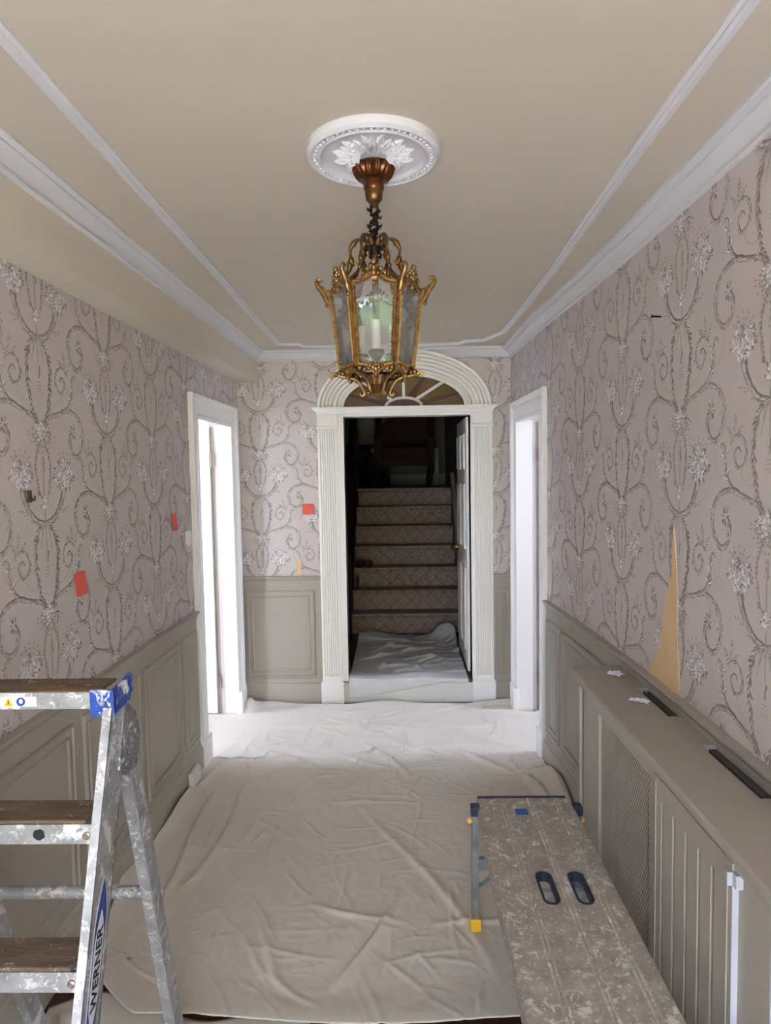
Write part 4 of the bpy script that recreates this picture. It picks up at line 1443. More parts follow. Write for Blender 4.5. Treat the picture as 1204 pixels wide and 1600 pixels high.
deckbox(DX0, DY0, DX1, sy0)
deckbox(DX0, sy1, DX1, DY1)
for i in (0, 2, 4): deckbox(xs[i], sy0, xs[i+1], sy1)
for cx, cy in slots2:
    stp = stadium(cx, cy, SW, SLh)
    outp = []
    for x, y in stp:
        dx, dy = x-cx, y-cy
        k = min(0.032/abs(dx) if abs(dx) > 1e-6 else 1e9, ((sy1-sy0)/2)/abs(dy) if abs(dy) > 1e-6 else 1e9)
        # keep inside the cell around its own centre
        px_, py_ = cx+dx*k, cy+dy*k
        outp.append((min(max(px_, cx-0.032), cx+0.032), min(max(py_, sy0), sy1)))
    b.loft([[(x, y, DZ) for x, y in outp], [(x, y, DZ) for x, y in stp], [(x, y, DZ-0.022) for x, y in stp], [(x, y, DZ-0.022) for x, y in outp]], True, False)
b.build('deck', M['deck'], wp)
for xk in (0.394, 0.498, 0.594):
    for dx in (-0.006, 0.006):
        b = MB()
        pf = [(xk+dx-0.0045, DZ-0.001), (xk+dx-0.0025, DZ+0.0035), (xk+dx+0.0025, DZ+0.0035), (xk+dx+0.0045, DZ-0.001)]
        b.loft([[(x, y, z) for x, z in pf] for y in (DY0+0.004, DY1-0.004)])
        b.build('deck_rib', M['rib'], wp)
for cx, cy in slots2:
    b = MB()
    a1, a2 = stadium(cx, cy, SW+0.004, SLh+0.004), stadium(cx, cy, SW-0.003, SLh-0.003)
    b.loft([[(x, y, DZ) for x, y in a1], [(x, y, DZ+0.003) for x, y in a1], [(x, y, DZ+0.003) for x, y in a2], [(x, y, DZ-0.024) for x, y in a2]], True, False)
    b.build('handle_rim', M['navy'], wp)
    b = MB(); b.box(cx-SW, cy+0.018, DZ-0.045, cx+SW, cy+0.036, DZ-0.024); b.build('slot_bar', M['alu'], wp)
for x0, x1 in ((DX0-0.004, DX0+0.012), (DX1-0.012, DX1+0.004)):
    b = MB(); b.box(x0, DY0, DZ-0.065, x1, DY1-0.03, DZ-0.004); b.build('side_rail', M['deck'], wp)
for y0, y1 in ((DY0-0.010, DY0), (DY1, DY1+0.010)):
    b = MB(); b.box(DX0+0.004, y0, DZ-0.05, DX1-0.01, y1, DZ+0.004); b.build('end_trim', M['navy'], wp)
for lx in (DX0-0.012, DX1+0.016):
    for ly, kk in ((-2.455, 1), (-3.60, -1)):
        b = MB(); b.bar((lx-0.004*(1 if lx < 0.5 else -1), ly, 0.030), (lx, ly, DZ-0.03), 0.024, 0.030)
        leg = b.build('leg', M['steel'], wp)
        b = MB(); cush(b, lx-0.022, ly-0.022, 0.006, lx+0.018, ly+0.022, 0.062, 0.006, 2); b.build('foot', M['yellow'], leg)
        b = MB(); cush(b, lx-0.017, ly-0.018, DZ-0.04, lx+0.017, ly+0.018, DZ+0.006, 0.006, 2); b.build('corner_cap', M['navy'], leg)
        b = MB(); b.ball((lx-0.020*(1 if lx < 0.5 else -1), ly+0.005, DZ-0.055), 0.011); b.build('lock_knob', M['amberknob'], leg, smooth=50)
for ly in (-2.455, -3.60):
    b = MB(); b.box(DX0, ly-0.010, 0.245, DX1+0.005, ly+0.010, 0.285); b.build('cross_bar', M['steel'], wp)
    b = MB(); b.box(DX0-0.002, ly-0.012, DZ-0.075, DX0+0.03, ly+0.012, DZ-0.04); b.build('leg_bracket', M['steel'], wp)
    for xa, xb in ((DX0-0.008, DX0+0.085), (DX1+0.012, DX1-0.085)):
        b = MB(); b.bar((xa, ly, 0.170), (xb, ly, 0.250), 0.018, 0.006, (0, 1, 0)); b.build('diagonal_brace', M['zinc'], wp)
b = MB(); b.box(0.432, -2.515, DZ+0.0005, 0.475, -2.478, DZ+0.003); b.build('blue_sticker', M['blue'], wp)

# ------------------------------------------------------------------ stepladder
sd_ = empty('stepladder', (-0.80, -3.3, 0), 'paint-spattered aluminium stepladder with blue cap and wooden treads', 'ladder')
K = 0.339
XR_, XLf = -0.588, -1.085
ZT = 1.24
def yf_(z): return -3.405-(ZT-z)*K
for x, sg in ((XR_, -1), (XLf, 1)):
    # channel: outer web + front and rear flanges
    b = MB()
    top = ZT-0.035
    def P8(xa, xb, o0, o1):
        return [(xa, yf_(0)+o0, 0.012), (xb, yf_(0)+o0, 0.012), (xb, yf_(0)+o1, 0.012), (xa, yf_(0)+o1, 0.012), (xa, yf_(top)+o0, top), (xb, yf_(top)+o0, top), (xb, yf_(top)+o1, top), (xa, yf_(top)+o1, top)]
    b.hexa(P8(x, x+sg*0.004, 0.0, 0.092))
    b.hexa(P8(x, x+sg*0.018, -0.002, 0.003))
    b.hexa(P8(x, x+sg*0.018, 0.089, 0.094))
    stl = b.build('front_stile', M['stile'], sd_)
    b = MB(); b.hexa([(x+sg*q, yf_(0)+o, z) for z in (0.0, 0.05) for q, o in ((-0.006, -0.008), (0.034, -0.008), (0.034, 0.076), (-0.006, 0.076))]); b.build('foot', M['black'], stl)
    # rear leg
    b = MB()
    xt_, xb_ = x+sg*0.016, x+sg*0.050+0.0
    b.bar((xt_, -3.325, 1.10), (xb_, -2.965, 0.02), 0.030, 0.050)
    rl = b.build('rear_leg', M['stile'], sd_)
    b = MB(); b.bar((xt_-sg*0.013, -3.348, 1.10), (xb_-sg*0.013, -2.988, 0.02), 0.004, 0.010); b.build('leg_flange', M['alu'], rl)
    b = MB(); b.box(xb_-0.018, -2.995, 0.0, xb_+0.018, -2.935, 0.05); b.build('foot', M['black'], rl)
    b = MB(); lathe_x(b, [(0.010, 0), (0.010, 0.004), (0.005, 0.006)], (xt_-0.011 if sg > 0 else xt_+0.013+0.004, -3.165, 0.63)); b.build('rivet', M['alu'], rl, smooth=40)
    # pivot bracket
    b = MB()
    pts = [(-3.355, 1.20), (-3.30, 1.155), (-3.28, 1.10), (-3.30, 1.03), (-3.345, 1.02), (-3.40, 1.06)]
    b.loft([[(x-sg*0.003, y, z) for y, z in pts], [(x+sg*0.006, y, z) for y, z in pts]])
    b.build('pivot_bracket', M['bracket'], sd_)
HH = 0.25
for i in range(1, 5):
    z = ZT-HH*i
    y = yf_(z)
    b = MB()
    b.box(XLf+0.004, y-0.004, z-0.042, XR_-0.004, y+0.002, z-0.001)
    b.box(XLf+0.004, y+0.078, z-0.042, XR_-0.004, y+0.083, z-0.001)
    b.box(XLf+0.004, y-0.002, z-0.008, XR_-0.004, y+0.082, z-0.001)
    tr = b.build('tread', M['stile'], sd_)
    b = MB(); b.box(XLf+0.03, y-0.003, z-0.001, XR_-0.030, y+0.083, z+0.008); bevel(b.build('tread_board', M['tread'], tr), 0.003)
    for x in (XR_-0.028, XLf+0.028):
        b = MB()
        n = 12
        b.loft([[(x+r*math.cos(2*PI*k/n), y-0.004-q, z-0.024+r*math.sin(2*PI*k/n)) for k in range(n)] for r, q in ((0.0085, 0), (0.0085, 0.003), (0.005, 0.005), (0.003, 0.003))])
        b.build('rivet', M['copper'], tr, smooth=40)
b = MB(); b.lathe([(0.012, 0), (0.012, 0.001)], 10)
# black paint blot on the first tread front
b = MB()
n = 14
rr = random.Random(4)
y = yf_(ZT-HH)
b.loft([[(-0.715+(0.010+0.004*rr.random())*math.cos(2*PI*k/n), y-0.0042-q, ZT-HH-0.022+(0.010+0.003*rr.random())*math.sin(2*PI*k/n)) for k in range(n)] for q in (0, 0.0012)])
b.build('paint_blot', M['black'], sd_)
# top cap
b = MB()
b.box(XLf+0.03, yf_(ZT)-0.004, ZT-0.040, XR_-0.040, yf_(ZT)+0.004, ZT-0.004)
b.build('cap_front', M['stile'], sd_)
b = MB(); b.box(XLf+0.03, yf_(ZT)-0.002, ZT-0.008, XR_-0.030, yf_(ZT)+0.088, ZT-0.001); bevel(b.build('cap_board', M['tread'], sd_), 0.003)
for x, sg in ((XR_, -1), (XLf, 1)):
    b = MB()
    yy = yf_(ZT)
    xa, xb = x-sg*0.004, x+sg*0.048
    pts = [(yy-0.008, ZT-0.052), (yy-0.008, ZT-0.002), (yy+0.02, ZT+0.002), (yy+0.06, ZT+0.002), (yy+0.088, ZT+0.010), (yy+0.088, ZT-0.03), (yy+0.07, ZT-0.048)]
    b.loft([[(q, y, z) for y, z in pts] for q in (xa, x+sg*0.006)])
    b.hexa([(xa, yy-0.010, ZT-0.055), (xb, yy-0.010, ZT-0.055), (xb, yy-0.003, ZT-0.055), (xa, yy-0.003, ZT-0.055), (xa, yy-0.010, ZT+0.002), (xb, yy-0.010, ZT+0.002), (xb, yy-0.003, ZT+0.002), (xa, yy-0.003, ZT+0.002)])
    cp = b.build('end_cap', M['capblue'], sd_)
    b = MB()
    n = 12
    b.loft([[((xa+xb)/2+r*math.cos(2*PI*k/n), yy-0.010-q, ZT-0.026+r*math.sin(2*PI*k/n)) for k in range(n)] for r, q in ((0.006, 0), (0.005, 0.003), (0.002, 0.003))])
    b.build('rivet', M['alu'], cp, smooth=40)
# rear cross bar
b = MB(); b.tube([(XLf+0.03, -3.165, 0.628), (XR_-0.02, -3.165, 0.628)], 0.016, 10); b.build('rear_brace', M['stile'], sd_, smooth=40)
# brand sticker up the outer face of the stile
def stile_pt(t, w, q):
    """t along the stile by height, w across the web (0..1), q proud of it"""
    return (XR_+q, yf_(t)+0.006+0.080*w, t)
lab = empty('brand_sticker', (0, 0, 0), parent=sd_)
lab.location = -Vector(sd_.location)
z0_, z1_ = 0.565, 0.875
def lens(k0, k1, hw, n=24):
    up_, dn = [], []
    for i in range(n+1):
        t = i/n
        zz = k0+(k1-k0)*t
        w = hw*min(1.0, 4.2*min(t, 1-t))**0.75
        up_.append((zz, 0.5+w)); dn.append((zz, 0.5-w))
    return up_+dn[::-1]
for nm, k0, k1, hw, q, m in (('sticker_border', z0_, z1_, 0.34, 0.0006, 'logowhite'), ('sticker_blue', z0_+0.004, z1_-0.004, 0.31, 0.0010, 'logoblue'), ('sticker_ground', z0_+0.045, z1_-0.060, 0.255, 0.0014, 'logowhite')):
    b = MB()
    pts = lens(k0, k1, hw)
    b.loft([[stile_pt(t, w, 0.0002) for t, w in pts], [stile_pt(t, w, q) for t, w in pts]])
    b.build(nm, M[m], lab)
tcv = bpy.data.curves.new('sticker_lettering', 'FONT')
tcv.body = 'WERNER'
tcv.size = 0.036
tcv.extrude = 0.0002
tcv.offset = 0.0008
tcv.space_character = 1.05
tcv.align_x = 'CENTER'
tcv.align_y = 'CENTER'
tcv.materials.append(M['black'])
tmp = bpy.data.objects.new('lettering', tcv)
COL.objects.link(tmp)
bpy.context.view_layer.update()
tme = bpy.data.meshes.new_from_object(tmp.evaluated_get(bpy.context.evaluated_depsgraph_get()))
bpy.data.objects.remove(tmp)
if not tme.materials: tme.materials.append(M['black'])
txt = bpy.data.objects.new('sticker_lettering', tme)
COL.objects.link(txt)
txt.parent = lab
txt['kind'] = 'stuff'
ex = Vector((0, K, 1)).normalized()       # reads upward along the stile
ez = Vector((1, 0, 0))
ey = ez.cross(ex)
c = Vector(stile_pt(0.715, 0.5, 0.0020))
txt.matrix_basis = Matrix(((ex.x, ey.x, ez.x, c.x), (ex.y, ey.y, ez.y, c.y), (ex.z, ey.z, ez.z, c.z), (0, 0, 0, 1)))
# safety sticker on the cap front
b = MB(); yy = yf_(ZT)-0.0046
b.box(-0.836, yy, ZT-0.034, -0.755, yy+0.0005, ZT-0.012); b.build('safety_sticker', M['logowhite'], sd_)
b = MB(); b.loft([[(-0.826, yy-q, ZT-0.032), (-0.806, yy-q, ZT-0.032), (-0.816, yy-q, ZT-0.014)] for q in (0, 0.0006)]); b.build('warning_triangle', M['yellow'], sd_)
b = MB(); b.loft([[(-0.817, yy-q, ZT-0.029), (-0.815, yy-q, ZT-0.029), (-0.815, yy-q, ZT-0.020), (-0.817, yy-q, ZT-0.020)] for q in (0.0004, 0.0009)]); b.build('warning_mark', M['black'], sd_)
b = MB(); b.loft([[(-0.789+0.0095*math.cos(2*PI*k/20), yy-q, ZT-0.023+0.0095*math.sin(2*PI*k/20)) for k in range(20)] for q in (0, 0.0006)]); b.build('notice_disc', M['blue'], sd_)
b = MB(); b.loft([[(-0.7885+0.0045*math.cos(2*PI*k/6), yy-q, ZT-0.022+0.0060*math.sin(2*PI*k/6)) for k in range(6)] for q in (0.0004, 0.0009)]); b.build('notice_mark', M['logowhite'], sd_)

# ------------------------------------------------------------------ ceiling rose
RX, RY = -0.022, -2.935
rose = empty('ceiling_rose', (RX, RY, ZC), 'round white plaster ceiling rose with acanthus relief', 'ceiling rose')
b = MB()
b.lathe([(0.182, 0.0), (0.184, -0.010), (0.182, -0.020), (0.172, -0.027), (0.168, -0.024), (0.150, -0.022), (0.146, -0.026), (0.140, -0.020), (0.128, -0.014), (0.09, -0.014), (0.03, -0.016), (0.0, -0.016)], 72, caps=False)
b.build('disc', M['plaster'], rose, smooth=40, loc=(0, 0, 0))
b = MB()
for k in range(56):
    a = 2*PI*k/56
    b.ball((0.159*math.cos(a), 0.159*math.sin(a), -0.024), 0.0062, 7, 4, (0.9, 0.9, 0.7))
tag(b.build('egg_border', M['plaster'], rose, smooth=60, loc=(0, 0, 0)), kind='stuff')
def leafmesh(L, Wd, lobes, h):
    mb = MB()
    n = 8
    rings = []
    for i in range(n+1):
        t = i/n
        w = Wd*(math.sin(PI*min(1, t*0.92+0.08))**0.7)*(1+0.28*math.cos(lobes*2*PI*t))*0.5
        zc = -h*math.sin(PI*t)*0.9-0.003
        rings.append([(t*L, -w, -0.001), (t*L, -w*0.6, zc*0.75), (t*L, -w*0.12, zc*0.6), (t*L, 0, zc), (t*L, w*0.12, zc*0.6), (t*L, w*0.6, zc*0.75), (t*L, w, -0.001)])
    mb.loft(rings)
    return mb
for cnt, r0, L, Wd, h, ph in ((12, 0.040, 0.060, 0.026, 0.014, 0.0), (12, 0.062, 0.052, 0.024, 0.012, PI/12), (24, 0.035, 0.030, 0.011, 0.016, PI/24)):
    d = leafmesh(L, Wd, 3, h).data('acanthus_leaf', M['plaster'], smooth=50)
    for k in range(cnt):
        a = 2*PI*k/cnt+ph
        o = bpy.data.objects.new('acanthus_leaf', d)
        COL.objects.link(o)
        o.parent = rose
        o.location = (r0*math.cos(a), r0*math.sin(a), -0.013)
        o.rotation_euler = (0, 0, a)

# ------------------------------------------------------------------ lantern
LX, LY = -0.024, -2.88
lan = empty('lantern', (LX, LY, 1.915), 'gilt hexagonal glass hall lantern hanging on a bronze chain', 'lantern')
Z = lambda z: z-1.915
b = MB()
b.lathe([(0.050, Z(2.560)), (0.056, Z(2.556)), (0.057, Z(2.548)), (0.053, Z(2.535)), (0.043, Z(2.522)), (0.033, Z(2.517))], 96, mod=lambda th, i: 1+0.06*math.cos(20*th) if 1 <= i <= 4 else 1)
b.build('canopy', M['bronze'], lan, smooth=50, loc=(0, 0, 0))
b = MB()
b.lathe([(0.031, Z(2.522)), (0.029, Z(2.50)), (0.0285, Z(2.494)), (0.026, Z(2.49))], 32)
b.build('canopy_collar', M['bronze'], lan, smooth=50, loc=(0, 0, 0))
b = MB()
b.lathe([(0.026, Z(2.496)), (0.025, Z(2.478)), (0.023, Z(2.466)), (0.016, Z(2.458)), (0.011, Z(2.455)), (0.011, Z(2.446)), (0.0, Z(2.445))], 32)
b.build('canopy_cup', M['oldbrass'], lan, smooth=50, loc=(0, 0, 0))
# chain of leafy links
for k in range(4):
    b = MB()
    zc = 2.437-0.023*k
    ang = (k % 2)*PI/2+0.4
    pts = []
    for j in range(17):
        a = 2*PI*j/16
        u, w = 0.0115*math.cos(a), 0.0165*math.sin(a)
        pts.append((u*math.cos(ang)+0.003*math.sin(k*2.0), u*math.sin(ang), Z(zc)+w))
    b.tube(pts, 0.0035, 6)
    for j in range(6):
        a = 2*PI*j/6+k
        b.ball((0.012*math.cos(a)*math.cos(ang)+0.003*math.sin(k*2.0), 0.012*math.cos(a)*math.sin(ang), Z(zc)+0.015*math.sin(a)), 0.0062, 6, 4, (1.3, 1.3, 0.8))
    lk = b.build('chain_link', M['darkbronze'], lan, smooth=50, loc=(0, 0, 0))
    b = MB()
    for sgn in ((-1,), (1,), (1, -1), (-1,))[k]:
        b.tube([(sgn*0.010, 0.0, Z(zc)+0.004), (sgn*0.017, -0.004, Z(zc)-0.001), (sgn*0.022, -0.006, Z(zc)+0.007)], [0.003, 0.004, 0.0008], 5)
    b.build('link_leaf', M['darkbronze'], lk, loc=(0, 0, 0))
# crown hub and central rod
b = MB()
b.lathe([(0.006, Z(2.365)), (0.012, Z(2.358)), (0.014, Z(2.350)), (0.011, Z(2.343)), (0.018, Z(2.338)), (0.021, Z(2.331)), (0.019, Z(2.326)), (0.012, Z(2.320)), (0.010, Z(2.312))], 24, mod=lambda th, i: 1+0.05*math.cos(12*th))
b.build('crown_hub', M['darkbronze'], lan, smooth=50, loc=(0, 0, 0))
b = MB()
b.lathe([(0.0095, Z(2.315)), (0.0095, Z(2.0)), (0.016, Z(1.99)), (0.016, Z(1.975))], 16)
b.build('central_rod', M['oldbrass'], lan, smooth=50, loc=(0, 0, 0))
RT, RB, ZT_, ZB_ = 0.133, 0.1045, 2.214, 1.990
ang6 = [PI/6*0+PI/3*k for k in range(6)]          # corners at 0, 60 ...: flat side faces the camera
def corner(k, z, s=0.0):
    t = (z-ZB_)/(ZT_-ZB_)
    r = RB+(RT-RB)*t+s
    a = ang6[k % 6]
    return Vector((r*math.cos(a), r*math.sin(a), Z(z)))
for k in range(6):
    a = ang6[k]
    ca, sa = math.cos(a), math.sin(a)
    # crown arm: from hub, over and down to the corner
    path = catmull([(r*ca, r*sa, Z(z)) for r, z in ((0.012, 2.335), (0.024, 2.352), (0.040, 2.358), (0.058, 2.350), (0.070, 2.328), (0.068, 2.300), (0.074, 2.275), (0.084, 2.255), (0.104, 2.232), (0.122, 2.222))], 5)
    b = MB()
    b.tube(path, [0.0055+0.002*math.sin(i*0.5) for i in range(len(path))], 8)
    arm = b.build('crown_arm', M['oldbrass'], lan, smooth=50, loc=(0, 0, 0))
    b = MB()
    for r, z, s in ((0.068, 2.300, 0.0095), (0.074, 2.288, 0.0085), (0.064, 2.292, 0.007), (0.082, 2.262, 0.007), (0.057, 2.345, 0.006)):
        b.ball((r*ca, r*sa, Z(z)), s, 7, 5, (0.9, 0.9, 1.3))
    b.tube([(0.064*ca, 0.064*sa, Z(2.30)), (0.056*ca, 0.056*sa, Z(2.292)), (0.058*ca, 0.058*sa, Z(2.283))], [0.004, 0.005, 0.001], 6)
    tag(b.build('arm_leaf', M['oldbrass'], arm, smooth=50, loc=(0, 0, 0)), kind='stuff')
    b = MB()
    hp = catmull([(r*ca, r*sa, Z(z)) for r, z in ((0.020, 2.332), (0.030, 2.324), (0.029, 2.314), (0.022, 2.314))], 4)
    b.tube(hp, 0.0035, 6)
    b.build('hub_scroll', M['darkbronze'], lan, smooth=50, loc=(0, 0, 0))
    # corner post
    b = MB()
    b.bar(corner(k, ZB_), corner(k, ZT_), 0.010, 0.010, (ca, sa, 0))
    b.build('corner_post', M['gold'], lan, loc=(0, 0, 0))
    # horn at the corner: a tapering scroll bracket
    hp = catmull([(r*ca, r*sa, Z(z)) for r, z in ((0.128, 2.180), (0.139, 2.188), (0.146, 2.204), (0.155, 2.218), (0.164, 2.230), (0.167, 2.243), (0.160, 2.249), (0.154, 2.243))], 5)
    b = MB()
    n_ = len(hp)
    b.tube(hp, [0.0075 if i < n_*0.45 else 0.0075-0.0035*(i/n_-0.45)/0.55 for i in range(n_)], 8)
    hp2 = catmull([(r*ca, r*sa, Z(z)) for r, z in ((0.120, 2.216), (0.132, 2.214), (0.145, 2.216), (0.158, 2.228))], 4)
    b.tube(hp2, 0.006, 7)
    b.ball((0.140*ca, 0.140*sa, Z(2.176)), 0.006)
    b.build('corner_horn', M['gold'], lan, smooth=50, loc=(0, 0, 0))
    # lower bracket scroll to the finial
    lp = catmull([(r*ca, r*sa, Z(z)) for r, z in ((0.114, 1.982), (0.104, 1.975), (0.085, 1.972), (0.064, 1.966), (0.048, 1.952), (0.040, 1.936), (0.036, 1.926), (0.042, 1.918), (0.048, 1.923))], 5)
    b = MB()
    b.tube(lp, [0.0055 if i < len(lp)*0.8 else 0.0045 for i in range(len(lp))], 8)
    b.ball((0.047*ca, 0.047*sa, Z(1.923)), 0.0055)
    b.build('lower_scroll', M['gold'], lan, smooth=50, loc=(0, 0, 0))
    b = MB()
    for q in range(7):
        t = q/6
        b.ball(((0.118-0.01*abs(q-3))*math.cos(a+0.10*(q-3)), (0.118-0.01*abs(q-3))*math.sin(a+0.10*(q-3)), Z(1.984-0.004*(q % 2))), 0.0075, 7, 5)
    b.tube([(0.118*ca, 0.118*sa, Z(1.985)), (0.128*ca, 0.128*sa, Z(1.980)), (0.134*ca, 0.134*sa, Z(1.970))], [0.006, 0.005, 0.003], 6)
    tag(b.build('corner_cluster', M['gold'], lan, smooth=50, loc=(0, 0, 0)), kind='stuff')
    # side frame between corners k and k+1
    A, B2 = (lambda z, s=0.0, k=k: corner(k, z, s)), (lambda z, s=0.0, k=k: corner(k+1, z, s))
    mid_a = a+PI/6
    out = Vector((math.cos(mid_a), math.sin(mid_a), -0.10)).normalized()
    def fp(u, z, q=0.0):
        p = A(z)*(1-u)+B2(z)*u
        return p+out*q
    # outline (outer) and opening (inner), as height curves over u
    nU = 20
    def ztop(u): 
        c_ = abs(u-0.5)*2
        return 2.214+0.030*(0.5+0.5*math.cos(PI*min(1, c_/0.75)))+0.012*max(0, 1-c_/0.22)
    def zti(u):
        c_ = abs(u-0.5)*2
        return 2.203+0.016*(0.5+0.5*math.cos(PI*min(1, c_/0.8)))-0.010*max(0, 1-c_/0.20)
    def zbot(u):
        c_ = abs(u-0.5)*2
        return 1.990-0.020*(0.5+0.5*math.cos(PI*min(1, c_/0.7)))-0.008*max(0, 1-c_/0.25)
    def zbi(u): return 2.000
    ui0, ui1 = 0.105, 0.895
    b = MB()
    outer, inner = [], []
    for i in range(nU+1):
        t = i/nU; outer.append((0.03+0.94*t, zbot(t))); inner.append((ui0+(ui1-ui0)*t, zbi(t)))
    for i in range(1, nU):
        t = i/nU; outer.append((0.97, zbot(1)+(ztop(1)-zbot(1))*t)); inner.append((ui1, zbi(1)+(zti(1)-zbi(1))*t))
    for i in range(nU+1):
        t = 1-i/nU; outer.append((0.03+0.94*t, ztop(t))); inner.append((ui0+(ui1-ui0)*t, zti(t)))
    for i in range(1, nU):
        t = 1-i/nU; outer.append((0.03, zbot(0)+(ztop(0)-zbot(0))*t)); inner.append((ui0, zbi(0)+(zti(0)-zbi(0))*t))
    ring = lambda f, q: [fp((1-f)*o[0]+f*i_[0], (1-f)*o[1]+f*i_[1], q) for o, i_ in zip(outer, inner)]
    b.loft([ring(0, -0.003), ring(0, 0.004), ring(0.22, 0.006), ring(0.32, 0.002), ring(0.62, 0.003), ring(0.8, 0.006), ring(1.0, 0.003), ring(1.0, -0.003)], True, False)
    fr = b.build('side_frame', M['gold'], lan, smooth=40, loc=(0, 0, 0))
    # beaded inner border
    b = MB()
    pts = ring(0.93, 0.004)
    acc = 0
    for i in range(1, len(pts)):
        acc += (pts[i]-pts[i-1]).length
        if acc > 0.0075:
            acc = 0
            b.ball(pts[i], 0.0036, 6, 4)
    tag(b.build('bead_border', M['gold'], fr, smooth=60, loc=(0, 0, 0)), kind='stuff')
    # crest and apron ornaments
    b = MB()
    for (u, z, s) in ((0.5, 2.258, 0.0075), (0.44, 2.249, 0.006), (0.56, 2.249, 0.006), (0.5, 2.244, 0.007), (0.36, 2.240, 0.0055), (0.64, 2.240, 0.0055), (0.5, 2.230, 0.008), (0.42, 2.230, 0.005), (0.58, 2.230, 0.005), (0.28, 2.230, 0.005), (0.72, 2.230, 0.005), (0.5, 2.205, 0.006),
                      (0.5, 1.982, 0.008), (0.42, 1.986, 0.006), (0.58, 1.986, 0.006), (0.34, 1.990, 0.005), (0.66, 1.990, 0.005), (0.5, 1.968, 0.007)):
        b.ball(fp(u, z, 0.004), s, 7, 5, (1, 1, 1.2))
    tag(b.build('crest_ornament', M['gold'], fr, smooth=60, loc=(0, 0, 0)), kind='stuff')
    # pane
    b = MB()
    p4 = [fp(0.08, 1.998, 0.0005), fp(0.92, 1.998, 0.0005), fp(0.92, 2.214, 0.0005), fp(0.08, 2.214, 0.0005)]
    b.add(p4, [(0, 1, 2, 3)])
    b.build('pane', M['glass'], fr, loc=(0, 0, 0))
b = MB()
b.lathe([(0.030, Z(1.975)), (0.022, Z(1.962)), (0.016, Z(1.950)), (0.022, Z(1.94)), (0.030, Z(1.930)), (0.034, Z(1.922)), (0.020, Z(1.916)), (0.010, Z(1.910)), (0.0, Z(1.907))], 24, mod=lambda th, i: 1+0.06*math.cos(12*th))
b.build('finial', M['gold'], lan, smooth=50, loc=(0, 0, 0))
for k in range(3):
    a = 2*PI*k/3+0.55
    cx, cy = 0.052*math.cos(a), 0.052*math.sin(a)
    b = MB(); b.lathe([(0.013, 0), (0.013, 0.085), (0.0, 0.086)], 14, (cx, cy, Z(2.035)), caps=False)
    cn = b.build('candle_tube', M['candle'], lan, smooth=50, loc=(0, 0, 0))
    b = MB(); b.lathe([(0.004, -0.03), (0.018, -0.012), (0.024, -0.004), (0.020, 0.004), (0.0, 0.004)], 14, (cx, cy, Z(2.035)), caps=False)
    b.tube(catmull([(cx, cy, Z(2.012)), (cx*0.7, cy*0.7, Z(1.998)), (cx*0.25, cy*0.25, Z(2.006))], 5), 0.004, 6)
    b.build('drip_pan', M['oldbrass'], cn, smooth=50, loc=(0, 0, 0))

# ------------------------------------------------------------------ notes, switch, socket, hooks
def note(side, u, z, w, h, tilt, label):
    P = WALL[side]
    mb = MB()
    rings = []
    for q in (0.0003, 0.0012):
        pts = []
        for du, dz, lift in ((-w/2, -h/2, 0.010), (w/2, -h/2, 0.010), (w/2, h/2, 0.001), (-w/2, h/2, 0.001)):
            uu = u+du*math.cos(tilt)-dz*math.sin(tilt)
            pts.append(P(uu, 0.003+q+lift, z+du*math.sin(tilt)+dz*math.cos(tilt)))
        rings.append(pts)
    mb.loft(rings)
    return tag(mb.build('sticky_note', M['coral']), label, 'sticky note', 'coral sticky notes')
note('L', -2.412, 1.308, 0.082, 0.085, 0.0, 'coral sticky note on the stepladder wall, lower and nearer one')
note('L', -1.41, 1.457, 0.066, 0.085, 0.06, 'coral sticky note on the stepladder wall beside the light switch')
note('B', -0.632, 1.437, 0.082, 0.078, 0.0, 'coral sticky note on the end wall next to the arched doorway')
sw = empty('light_switch', PL(-1.20, 0, 1.352), 'white light switch beside the open side door', 'light switch')
b = MB(); cush(b, -0.0, -0.043, -0.043, 0.009, 0.043, 0.043, 0.003, 2); b.build('plate', M['switch'], sw, loc=(0.001, 0, 0))
b = MB(); b.hexa([(0.009, -0.012, -0.018), (0.009, 0.012, -0.018), (0.009, 0.012, 0.018), (0.009, -0.012, 0.018), (0.012, -0.012, -0.018), (0.012, 0.012, -0.018), (0.016, 0.012, 0.018), (0.016, -0.012, 0.018)]); b.build('rocker', M['switch'], sw, loc=(0.001, 0, 0))
so = empty('wall_socket', PL(-1.335, 0.026, 0.072), 'white double socket on the baseboard below the panelled dado', 'socket')
b = MB(); b.box(0.0, -0.065, -0.040, 0.026, 0.065, 0.040); bevel(b.build('box', M['switch'], so, loc=(0.001, 0, 0)), 0.004)
b = MB(); b.box(0.026, -0.060, -0.036, 0.031, 0.060, 0.036); bevel(b.build('plate', M['switch'], so, loc=(0.001, 0, 0)), 0.002)
for yy in (-0.03, 0.03):
    b = MB(); b.box(0.031, yy-0.006, 0.014, 0.035, yy+0.006, 0.026); b.build('rocker', M['switch'], so, loc=(0.001, 0, 0))
hk = empty('picture_hook', PL(-2.705, 0, 1.640), 'small brass picture hook in the papered wall above the stepladder', 'hook')
b = MB(); b.box(0.0, -0.012, -0.02, 0.003, 0.012, 0.02); b.build('plate', M['oldbrass'], hk, loc=(0.0016, 0, 0))
b = MB(); b.tube(catmull([(0.003, 0, 0.005), (0.012, 0, -0.012), (0.018, 0, -0.010), (0.018, 0, 0.002)], 4), 0.003, 6); b.build('hook', M['oldbrass'], hk, loc=(0.0016, 0, 0))
nl = empty('wall_nail', PR(-2.487, 0, 2.212), 'small nail in the papered wall above the radiator cover', 'nail')
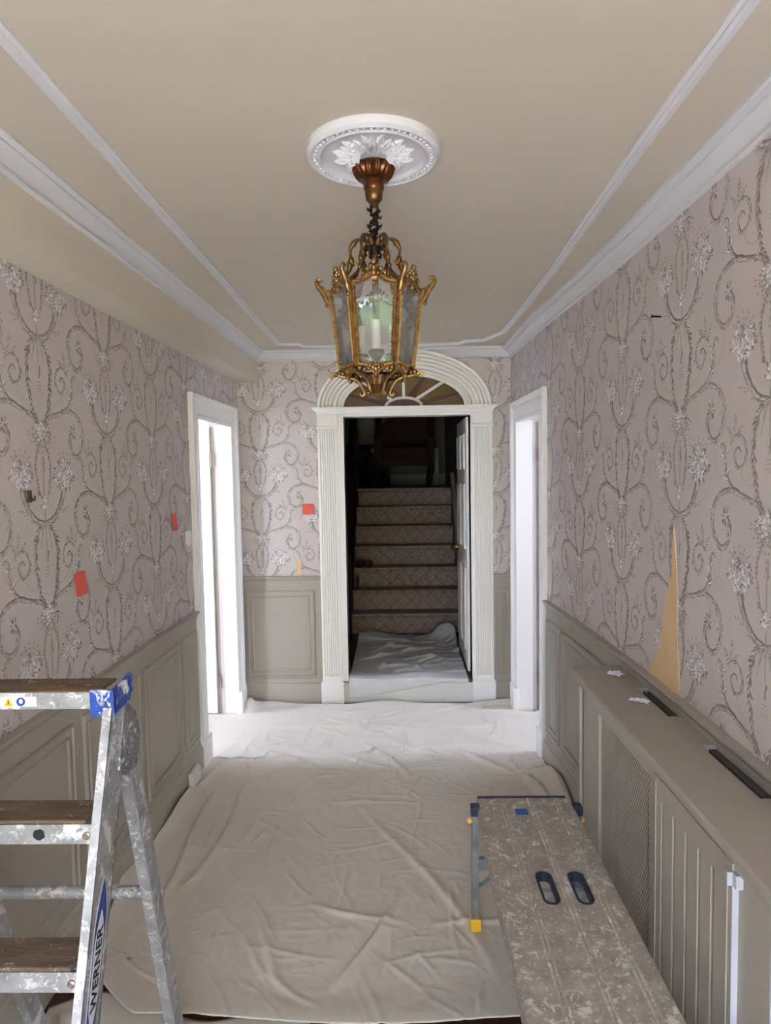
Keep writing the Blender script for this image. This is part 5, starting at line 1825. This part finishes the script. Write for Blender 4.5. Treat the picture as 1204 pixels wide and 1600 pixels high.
b = MB(); b.tube([(0.0, 0, 0), (-0.030, 0.0, 0.002)], 0.003, 8); b.build('shank', M['darkbronze'], nl, loc=(0, 0, 0))
b = MB(); lathe_x(b, [(0.006, 0), (0.006, 0.002), (0.002, 0.003)], (-0.030, 0, 0.002), 10); b.build('head', M['darkbronze'], nl, loc=(0, 0, 0))

# ------------------------------------------------------------------ garden seen only in the lantern glass, with an added light-bouncing terrace
mb = MB()
mb.box(-14, -26, -0.22, 14, YF-0.2, -0.16)
pave = MB()
pave.box(-5, -15, -0.16, 5, YF-0.2, -0.13)  # added pale surface bouncing sunlight up to the hall ceiling
tag(pave.build('bounce_terrace', M['stone']), 'pale terrace added outside the entrance to bounce sunlight inside', 'paving', kind='structure')
tag(mb.build('ground', M['lawn']), 'garden lawn outside the entrance', 'lawn', kind='structure')
def bush(name, loc, rx, rz, n, seed, label, m, size=0.11):
    rr = random.Random(seed)
    root = empty(name, loc, label, 'bush')
    V, F = [], []
    for k in range(n):
        d = Vector((rr.gauss(0, 1), rr.gauss(0, 1), rr.gauss(0, 1))).normalized()
        q = rr.uniform(0.7, 1.0)*(1+0.25*math.sin(d.x*5+seed)*math.cos(d.z*4))
        p = Vector((d.x*rx*q, d.y*rx*q, rz+d.z*rz*q))
        t = d.orthogonal().normalized()
        t.rotate(Matrix.Rotation(rr.uniform(0, 6.28), 3, d))
        s_ = d.cross(t)+d*rr.uniform(-0.4, 0.4)
        L = size*rr.uniform(0.6, 1.3)
        b0 = len(V)
        V += [tuple(p), tuple(p+t*L*0.5+s_*L*0.25), tuple(p+t*L), tuple(p+t*L*0.5-s_*L*0.25)]
        F.append((b0, b0+1, b0+2, b0+3))
    mb = MB(); mb.v, mb.f = V, F
    tag(mb.build('foliage', m, root, fix=False, loc=(0, 0, 0)), kind='stuff')
    mb = MB(); mb.lathe([(0.07, -0.1), (0.05, rz)], 8); mb.build('stem', M['darkwood'], root, loc=(0, 0, 0))
bush('garden_bush', (-2.9, -12.0, -0.13), 1.5, 1.7, 5200, 1, 'tall green garden bush outside the entrance, reflected in the lantern', M['leaf'], 0.22)
bush('garden_bush', (0.4, -12.5, -0.13), 1.7, 1.9, 6000, 2, 'broad green garden bush straight outside the entrance', M['leaf'], 0.22)
bush('garden_bush', (3.7, -12.2, -0.13), 1.5, 1.6, 4800, 3, 'green garden bush at the far side of the entrance lawn', M['leaf'], 0.22)
bush('flowering_bush', (0.5, -9.6, -0.13), 0.9, 1.08, 900, 4, 'yellow flowering bush outside the entrance', M['flower'], 0.14)
